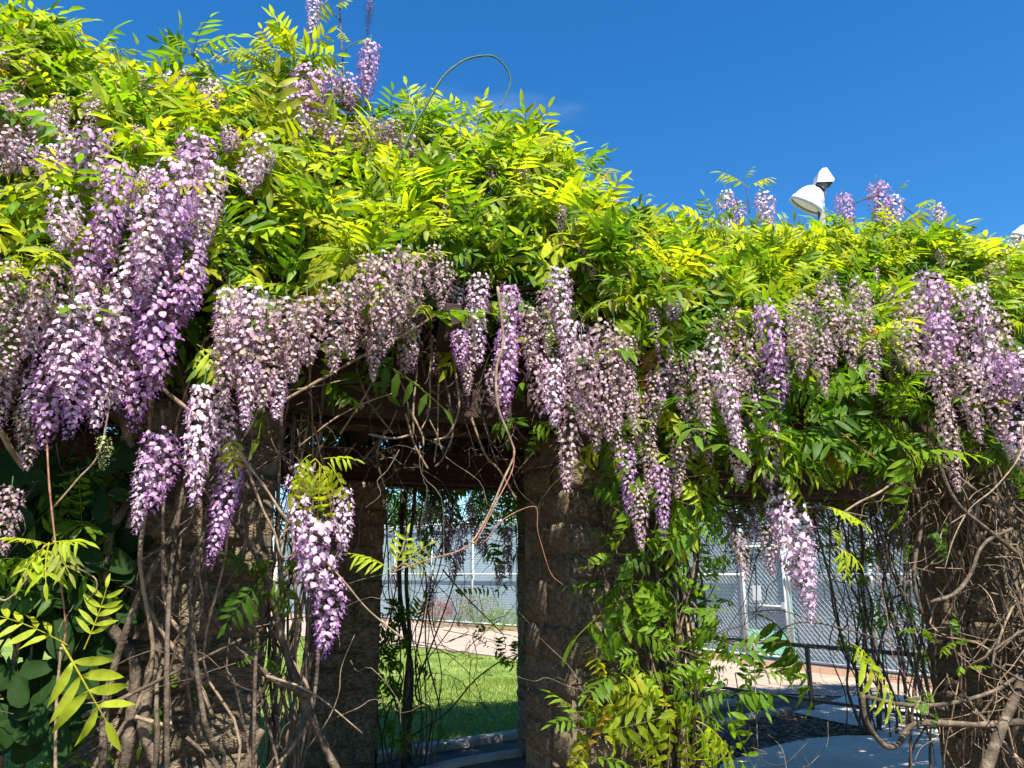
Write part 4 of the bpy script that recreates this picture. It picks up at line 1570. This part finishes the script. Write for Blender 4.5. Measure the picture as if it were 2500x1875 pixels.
stem(V3, pxline([(2070, 510), (2100, 490), (2150, 480), (2200, 500), (2240, 530), (2280, 555), (2340, 590)], -.68), .008, .004, 'bark')
stem(V2, pxline([(1440, 510), (1470, 512), (1510, 520), (1540, 540)], -.72), .006, .006, 'bark')
stem(V3, pxline([(1830, 520), (1825, 480), (1820, 450)], -.7), .006, .003, 'bark')
stem(V3, pxline([(1770, 470), (1795, 485), (1830, 500)], -.7), .004, .004, 'bark')
# right: twigs in front of the opening
stem(V3, pxline([(1920, 845), (1960, 848), (2010, 842), (2060, 815), (2110, 780)], .45), .005, .003, 'redtwig')
stem(V3, pxline([(1985, 1040), (2040, 1050), (2090, 1085), (2150, 1130)], .42), .005, .004, 'redtwig')
stem(V3, pxline([(2240, 1110), (2200, 1160), (2150, 1200), (2100, 1225), (2060, 1250)], .4), .010, .007, 'twig')
stem(V3, pxline([(1880, 1235), (2000, 1240), (2060, 1250), (2120, 1262)], .4), .007, .006, 'bark')
stem(V3, pxline([(2496, 1030), (2490, 1110), (2430, 1190), (2370, 1240), (2330, 1310), (2306, 1390)], .62), .006, .003, 'twig')
stem(V2, pxline([(1500, 1240), (1580, 1300), (1650, 1360), (1700, 1400)], .2), .006, .005, 'twig')
stem(V2, pxline([(1560, 1140), (1650, 1165), (1735, 1160), (1700, 1200), (1700, 1260)], .46), .003, .003, 'twig')
stem(V2, pxline([(1690, 1470), (1760, 1560), (1850, 1570), (1950, 1520), (2080, 1540), (2200, 1580)], .33), .007, .004, 'bark')
stem(V2, pxline([(1800, 1500), (1900, 1490), (2000, 1520), (2150, 1560)], .33), .004, .003, 'bark')
stem(V2, pxline([(1840, 1570), (1845, 1700), (1850, 1830)], .36), .004, .003, 'twig')
stem(V2, pxline([(1830, 1560), (1870, 1640), (1880, 1670)], .36), .005, .004, 'twig')
stem(V3, pxline([(2140, 1380), (2165, 1500), (2180, 1600), (2240, 1700), (2230, 1735)], .52), .004, .003, 'redtwig')
stem(V3, pxline([(2200, 1690), (2240, 1715), (2245, 1700), (2215, 1705)], .6), .004, .002, 'twig')
# looping thick branch low on the right
stem(V3, pxline([(2105, 1690), (2115, 1760), (2160, 1820), (2195, 1815), (2215, 1780), (2260, 1765), (2400, 1770), (2520, 1760)], .30), .016, .024)
stem(V3, pxline([(2520, 1600), (2480, 1700), (2440, 1790), (2400, 1900)], .34), .026, .042)
stem(V3, pxline([(2500, 1640), (2420, 1690), (2300, 1720), (2200, 1720), (2110, 1700)], .3), .014, .016)
stem(V3, pxline([(2270, 1470), (2330, 1450), (2370, 1400), (2400, 1330), (2470, 1290)], .36), .016, .014)
stem(V3, pxline([(2280, 1100), (2330, 1220), (2420, 1300), (2520, 1380)], .36), .018, .014)
stem(V3, pxline([(2290, 1130), (2400, 1210), (2520, 1290)], .33), .014, .012)
stem(V3, pxline([(2250, 1500), (2230, 1400), (2250, 1260), (2210, 1130)], .1), .016, .014)

# stems climbing each pillar
def climbers(vine, n, s_rng, o_rng, top_s, top_o, r, spread=.12, mats=('bark', 'bark', 'twig'), z_top=(2.3, 2.8)):
    for i in range(n):
        s0, o0 = random.uniform(*s_rng), random.uniform(*o_rng)
        s1, o1 = s0 * .5 + random.uniform(*top_s) * .5, random.uniform(*top_o)
        P = wander(pg(s0, o0, -.03), pg(s1, o1, random.uniform(*z_top)), spread, k=6, n=4)
        rr = random.uniform(*r)
        stem(vine, P, rr, rr * .6, random.choice(mats), 6)
        if random.random() < .45:                       # a fork leaves the stem at a knot
            k = random.randint(len(P) // 4, len(P) * 2 // 3)
            so = to_so(P[k])
            e_ = pg(so[0] + random.gauss(0, .22), min(so[1] + random.uniform(0, .12), .45), min(P[k][2] + random.uniform(.35, .9), 2.7))
            stem(vine, wander(P[k], e_, .04, 4, 4), rr * .6, rr * .3, random.choice(mats), 5)


climbers(V1, 6, (-1.95, -1.2), (.04, .2), (-2.1, -.9), (.1, .4), (.006, .018), .10)
climbers(V1, 24, (-1.24, -.97), (-.5, .2), (-1.2, -.9), (-.3, .3), (.005, .016), .06)
climbers(V1, 12, (-2.9, -1.9), (-.2, .25), (-2.9, -1.8), (-.1, .4), (.006, .02), .12)
climbers(V2, 10, (.45, 1.0), (.03, .15), (.4, 1.1), (.05, .35), (.004, .009), .06)
climbers(V2, 34, (.74, 1.02), (-.1, .22), (.75, 1.1), (-.1, .3), (.005, .014), .05)
climbers(V3, 44, (3.0, 4.3), (.05, .42), (2.8, 4.4), (.05, .45), (.006, .018), .20)
climbers(V3, 14, (2.9, 3.4), (-.6, .1), (2.6, 3.4), (-.4, .2), (.005, .014), .08)
# diagonals of the tangle round the right pillar
for i in range(46):
    a = pg(random.uniform(2.8, 4.3), random.uniform(.06, .5), random.uniform(.2, 2.4))
    b_ = a + np.array([random.uniform(-1.0, 1.0), random.uniform(-.3, .3), random.uniform(-.9, .3)])
    b_[2] = max(b_[2], 0.05)
    so = to_so(b_)
    b_ = pg(min(max(so[0], 2.7), 4.6), min(max(so[1], .05), .55), b_[2])
    rr = random.uniform(.004, .013)
    stem(V3, wander(a, b_, .07, 4, 4, random.uniform(-.1, .12)), rr, rr * .6, random.choice(['bark', 'twig', 'bark']), 6)


def twigs(vine, segs, r, mat='bark'):
    """hair-thin twigs past counting, one mass under their vine"""
    g_ = Geo()
    for P in segs:
        g_.tube(P, np.linspace(r * random.uniform(.7, 1.3), r * .5, len(P)), 3, cap=False)
    V, T, c_ = g_.arrays()
    o_ = obj('twigs', mesh_arrays('twigs', V - np.array(vine.location), T), M[mat], vine)
    o_['kind'] = 'stuff'


def twig_bunch(n, s_rng, o_rng, z_rng, ln, amp=.03, drop=.5):
    out = []
    for i in range(n):
        a = pg(random.uniform(*s_rng), random.uniform(*o_rng), random.uniform(*z_rng))
        d = rng.normal(0, 1, 3)
        d[2] -= drop
        d /= np.linalg.norm(d)
        out.append(wander(a, a + d * random.uniform(*ln), amp, 4, 3, random.uniform(-.05, .08)))
    return out


twigs(V1, twig_bunch(260, (-3.3, -.3), (-.2, .35), (2.1, 3.0), (.2, .7)) + twig_bunch(120, (-2.9, -.75), (.02, .3), (.3, 2.3), (.2, .6)), .0032)
twigs(V2, twig_bunch(240, (-.3, 2.15), (-.3, .3), (2.2, 2.95), (.2, .6)) + twig_bunch(110, (.3, 1.5), (.02, .3), (.3, 2.3), (.2, .55)), .003)
twigs(V3, twig_bunch(300, (2.15, 4.8), (-.3, .35), (2.1, 3.0), (.2, .6)) + twig_bunch(300, (2.7, 4.5), (.04, .55), (.1, 2.3), (.25, .7)), .0035, 'twig')
# mat of dead stems added over the rafters to darken the space below
for vine, a, b_ in ((V1, -4.4, -.3), (V2, -.3, 2.15), (V3, 2.15, 6.2)):
    sg = []
    for i in range(int(620 * (b_ - a) / 2.4)):
        s0, o0, z0 = random.uniform(a, b_), random.uniform(-3.8, .1), random.uniform(3.03, 3.3)
        an, ln = random.uniform(0, 6.3), random.uniform(.5, 1.3)
        s1, o1 = s0 + math.cos(an) * ln, min(max(o0 + math.sin(an) * ln, -3.9), .12)
        sg.append(wander(pg(s0, o0, z0), pg(s1, o1, z0 + random.uniform(-.08, .08)), .04, 3, 3))
    twigs(vine, sg, .011)
    vine.children[-1].name = 'shade_stem_mat'

# lawn-side vines
stem(V4, spline([at(u, v, y) for u, v, y in [(1000, 1880, 7.5), (998, 1760, 7.5), (1005, 1640, 7.5), (985, 1520, 7.5), (975, 1400, 7.5), (985, 1250, 7.5), (1000, 1150, 7.5)]], 5), .035, .025)
stem(V4, spline([at(u, v, y) for u, v, y in [(985, 1880, 7.4), (990, 1700, 7.4), (1000, 1560, 7.4), (992, 1400, 7.4), (1010, 1250, 7.4), (1015, 1150, 7.4)]], 5), .03, .02)
stem(V4, spline([at(u, v, 7.6) for u, v in [(1000, 1800), (1090, 1740), (1160, 1660), (1230, 1610), (1290, 1590)]], 5), .012, .006)
stem(V4, spline([at(u, v, 7.5) for u, v in [(1080, 1390), (1140, 1460), (1180, 1500), (1230, 1550)]], 5), .010, .006)
stem(V4, spline([at(u, v, 7.5) for u, v in [(1005, 1570), (1080, 1590), (1150, 1650), (1180, 1720)]], 5), .005, .003)
stem(V4, spline([at(u, v, 7.5) for u, v in [(1010, 1640), (1100, 1650), (1150, 1690), (1210, 1760)]], 5), .004, .003)
for i in range(26):
    s0 = random.uniform(-.12, .5) if random.random() < .7 else random.uniform(-2.0, -.8)
    P = wander(pg(s0, -3.45 + random.gauss(0, .12), -.03), pg(s0 + random.gauss(.05, .2), -3.5, random.uniform(2.3, 2.8)), .10, 6, 4)
    rr = random.uniform(.005, .013)
    stem(V4, P, rr, rr * .6, 'bark', 5)
for i in range(34):
    s0 = random.uniform(5.0, 6.3)
    P = wander(pg(s0, -3.3 + random.gauss(0, .15), -.03), pg(s0 + random.gauss(-.1, .25), -3.4, random.uniform(2.3, 2.8)), .10, 6, 4)
    rr = random.uniform(.008, .024)
    stem(V5, P, rr, rr * .6, 'bark', 5)
twigs(V4, twig_bunch(420, (-2.8, 2.1), (-3.9, -3.2), (2.0, 2.9), (.25, .7), .04, .9) + twig_bunch(70, (-.2, 1.2), (-3.7, -3.3), (.3, 2.0), (.3, .8), .05, .3), .004)
twigs(V5, twig_bunch(460, (2.1, 6.6), (-3.9, -3.2), (1.95, 2.9), (.25, .7), .04, .9) + twig_bunch(110, (4.9, 6.4), (-3.7, -3.2), (.3, 2.1), (.3, .8), .05, .3), .004)
twigs(V4, twig_bunch(520, (-3.6, 2.1), (-4.05, -3.65), (2.6, 3.3), (.4, .9), .05, .2), .010)
twigs(V5, twig_bunch(480, (2.1, 7.3), (-4.05, -3.65), (2.6, 3.3), (.4, .9), .05, .2), .010)
for i in range(90):          # leafy curtain beside the shaded pillar
    ss = random.uniform(-.2, .22)
    fill_leaf(pg(ss, -3.5 + random.gauss(0, .1), random.uniform(.2, 1.5)), [*N2, 0], back_fill4, ['deep', 'fresh'], kinds=('hang', 'mature'), sc=.9)
for u, v in ((1150, 1440), (1180, 1530), (1210, 1545), (1250, 1560), (1200, 1580), (1150, 1530), (1240, 1600), (1210, 1610), (1100, 1450), (1060, 1760), (1250, 1570), (1225, 1540)):
    fill_leaf(at(u, v, 7.5), [.6, 0, -.4], back_fill4, ['deep', 'fresh'], kinds=('hang',))
for i in range(40):
    ss = random.uniform(5.0, 6.3)
    fill_leaf(pg(ss, -3.3 + random.gauss(0, .1), random.uniform(.6, 2.0)), [*N2, 0], back_fill5, ['deep', 'fresh'], kinds=('hang', 'mature'), sc=.9)
for i in range(1100):
    ss = random.uniform(-3.8, 7.4)
    fill_leaf(pg(ss, -4.0 + random.gauss(0, .12), random.uniform(2.6, 3.5)), [*(-N2), -.3], back_fill4 if ss < 2.1 else back_fill5, ['deep', 'deep', 'fresh'], kinds=('hang', 'mature'), sc=1.4)
scatter_leaves('foliage', back_fill4, V4)
scatter_leaves('foliage', back_fill5, V5)

# ------------------------------------------------------------------ broad-leaved climber left of the left pillar
def lobed_leaf(seed):
    r_ = random.Random(seed)
    ctr = np.array([0, .035, 0.0])
    pts = []
    n_ = 34
    for i in range(n_):
        a = -math.pi / 2 + .35 + (2 * math.pi - .7) * i / (n_ - 1)
        lob = .5 + .5 * math.cos((a - math.pi / 2) * 5 * .82)
        rr = .055 + .062 * lob ** .8 * (1.15 - .25 * abs((a - math.pi / 2) / math.pi * 1.3)) + r_.uniform(-.003, .003)
        x_, y_ = rr * math.cos(a), ctr[1] + rr * math.sin(a)
        pts.append((x_, y_, .012 * math.cos(a * 5) - .6 * rr * rr * 3 + .25 * abs(x_) * .3))
    V = [tuple(ctr)] + pts
    T = [(0, i, i + 1) for i in range(1, n_)]
    g_ = Geo()
    g_.add(V, T, (.016, .042, .007))
    g_.tube([(0, -.10, .03), (0, -.03, .008), tuple(ctr)], [.0022, .002, .0015], 4, (.05, .07, .02), cap=False)
    me = g_.mesh('broad_leaf', color=True)
    me.materials.append(M['broadleaf'])
    return me


LOB = [lobed_leaf(i) for i in range(4)]
bl = empty('broad_leaved_climber', tuple(pg(-2.2, .1)))
tag(bl, 'climber with large dark green lobed leaves in the shade beside the thick wisteria stems', 'climber')
for i in range(5):
    s0 = random.uniform(-2.6, -1.95)
    stem(bl, wander(pg(s0, .05, -.03), pg(s0 + random.gauss(0, .15), .1, 1.95), .08, 6, 4), .010, .005)
for i in range(110):
    u, v = random.uniform(-80, 285), random.uniform(1100, 1760)
    if u > 200 and v > 1600:
        continue
    p_ = at_off(u, v, random.uniform(-.05, .22))
    o_ = obj('leaf', random.choice(LOB), None, bl)
    o_.location = p_ - np.array(bl.location)
    d = np.array([random.gauss(0, .5), -.35, -.8])
    o_.rotation_euler = Matrix(frame(d, np.array([.2, -1, .5]) + rng.normal(0, .3, 3)).tolist()).to_euler()
    sc = random.uniform(.8, 1.45)
    o_.scale = (sc, sc, sc)

# ------------------------------------------------------------------ shrubs and trees beyond
def shrub(name, label, X, Y, r, h, n, colz, flower=None, nf=0, cat='shrub'):
    root = empty(name, (X, Y, 0))
    tag(root, label, cat)
    st = Geo()
    for i in range(14):
        a, rr = random.uniform(0, 6.3), r * random.uniform(.2, .8)
        st.tube(wander((0, 0, 0), (rr * math.cos(a), rr * math.sin(a), h * random.uniform(.5, .9)), .03, 3, 3), .006, 4)
    obj('stem_cluster', st.mesh('stem_cluster'), M['greentwig'], root)

    def cloud(cnt, szl, szw, cs, zlo, zhi, nm):
        u_ = rng.normal(0, 1, (cnt, 3))
        u_ /= np.linalg.norm(u_, axis=1)[:, None]
        rad = rng.uniform(.45, 1.0, cnt) ** .5 * (1 + .25 * np.sin(u_[:, 0] * 7 + u_[:, 1] * 5))
        P = u_ * rad[:, None] * [r, r, h * .5] + [0, 0, h * .52]
        P[:, 2] = np.clip(P[:, 2], .02, None)
        keep = (P[:, 2] > zlo * h) & (P[:, 2] < zhi * h * 1.3)
        P = P[keep]
        cnt = len(P)
        d = u_[keep] * .6 + rng.normal(0, .6, (cnt, 3)) + [0, 0, .5]
        d /= np.linalg.norm(d, axis=1)[:, None]
        sd = np.cross(d, rng.normal(0, 1, (cnt, 3)))
        sd /= np.linalg.norm(sd, axis=1)[:, None]
        L_ = szl * rng.uniform(.7, 1.3, (cnt, 1))
        V = np.stack([P, P + d * L_ * .5 + sd * szw, P + d * L_, P + d * L_ * .5 - sd * szw], 1).reshape(-1, 3)
        k = np.arange(cnt)[:, None] * 4
        T = np.concatenate([k + [0, 1, 2], k + [0, 2, 3]])
        cs = np.array(cs)
        cl = np.repeat(cs[rng.integers(0, len(cs), cnt)] * rng.uniform(.75, 1.25, (cnt, 1)), 4, 0)
        o_ = obj(nm, mesh_arrays(nm, V, T, cl), M['leaf'] if nm != 'blossom' else M['petal'], root)
        o_['kind'] = 'stuff'
    cloud(n, .05, .009, colz, 0, 1, 'foliage')
    if nf:
        cloud(nf, .04, .012, flower, .35, 1.2, 'blossom')
    return root


p = gnd(1058, 1533)
shrub('flowering_shrub', 'red-flowered low shrub at the fence foot beside the path', p[0], p[1], .55, .85, 1500, [(.10, .12, .03), (.14, .10, .04)], [(.50, .13, .11), (.55, .2, .15)], 1500)
p = gnd(1110, 1532)
shrub('flowering_shrub', 'lavender-flowered shrub between the red shrub and the green bush', p[0] + .1, p[1] + .4, .62, 1.05, 1500, [(.12, .17, .06), (.16, .19, .08)], [(.36, .22, .50), (.45, .30, .58)], 1100)
p = gnd(1165, 1534)
shrub('flowering_shrub', 'grey-green rounded bush at the fence foot', p[0], p[1], .75, 1.1, 2600, [(.20, .25, .09), (.24, .27, .12), (.16, .20, .08)], [(.5, .42, .5)], 250)
p = gnd(1225, 1540)
shrub('flowering_shrub', 'low bright green bush beside the grey-green bush', p[0], p[1], .6, .6, 1800, [(.13, .24, .03), (.17, .27, .04)], [(.5, .42, .5)], 60)


def tree(X, Y, H, r, label, seed):
    root = empty('background_tree', (X, Y, 0))
    tag(root, label, 'tree', 'trees beyond the tennis court')
    tr = Geo()
    tr.tube(wander((0, 0, 0), (.2, 0, H * .6), .1, 4, 4), np.linspace(.22, .1, 17), 8)
    for i in range(7):
        a = random.uniform(0, 6.3)
        tr.tube(wander((0.1, 0, H * random.uniform(.25, .5)), (r * .7 * math.cos(a), r * .7 * math.sin(a), H * random.uniform(.55, .9)), .15, 4, 3), np.linspace(.08, .02, 13), 5)
    obj('trunk', tr.mesh('trunk'), M['bark'], root)
    cl = rng.normal(0, 1, (60, 3))
    cl /= np.linalg.norm(cl, axis=1)[:, None]
    cl = cl * rng.uniform(.4, 1, (60, 1)) * [r, r, H * .36] + [0, 0, H * .62]
    n_ = 9000
    P = cl[rng.integers(0, 60, n_)] + rng.normal(0, r * .13, (n_, 3))
    d = rng.normal(0, 1, (n_, 3))
    d /= np.linalg.norm(d, axis=1)[:, None]
    sd = np.cross(d, rng.normal(0, 1, (n_, 3)))
    sd /= np.linalg.norm(sd, axis=1)[:, None]
    V = np.stack([P, P + d * .09 + sd * .045, P + d * .19, P + d * .09 - sd * .045], 1).reshape(-1, 3)
    k = np.arange(n_)[:, None] * 4
    T = np.concatenate([k + [0, 1, 2], k + [0, 2, 3]])
    c_ = np.repeat(np.array([(.05, .10, .02), (.07, .12, .025), (.04, .08, .015)])[rng.integers(0, 3, n_)], 4, 0)
    o_ = obj('crown', mesh_arrays('crown', V, T, c_), M['leaf'], root)
    o_['kind'] = 'stuff'


tree(-6.0, 47, 6.6, 3.0, 'round green tree behind the long fence', 1)
tree(-1.0, 50, 6.8, 3.2, 'green tree behind the fence above the flower shrubs', 2)
tree(7.0, 52, 6.8, 3.0, 'green tree far behind the gate', 3)
print('OBJECTS', len(bpy.data.objects), 'TRIS', sum(len(m_.polygons) for m_ in bpy.data.meshes))
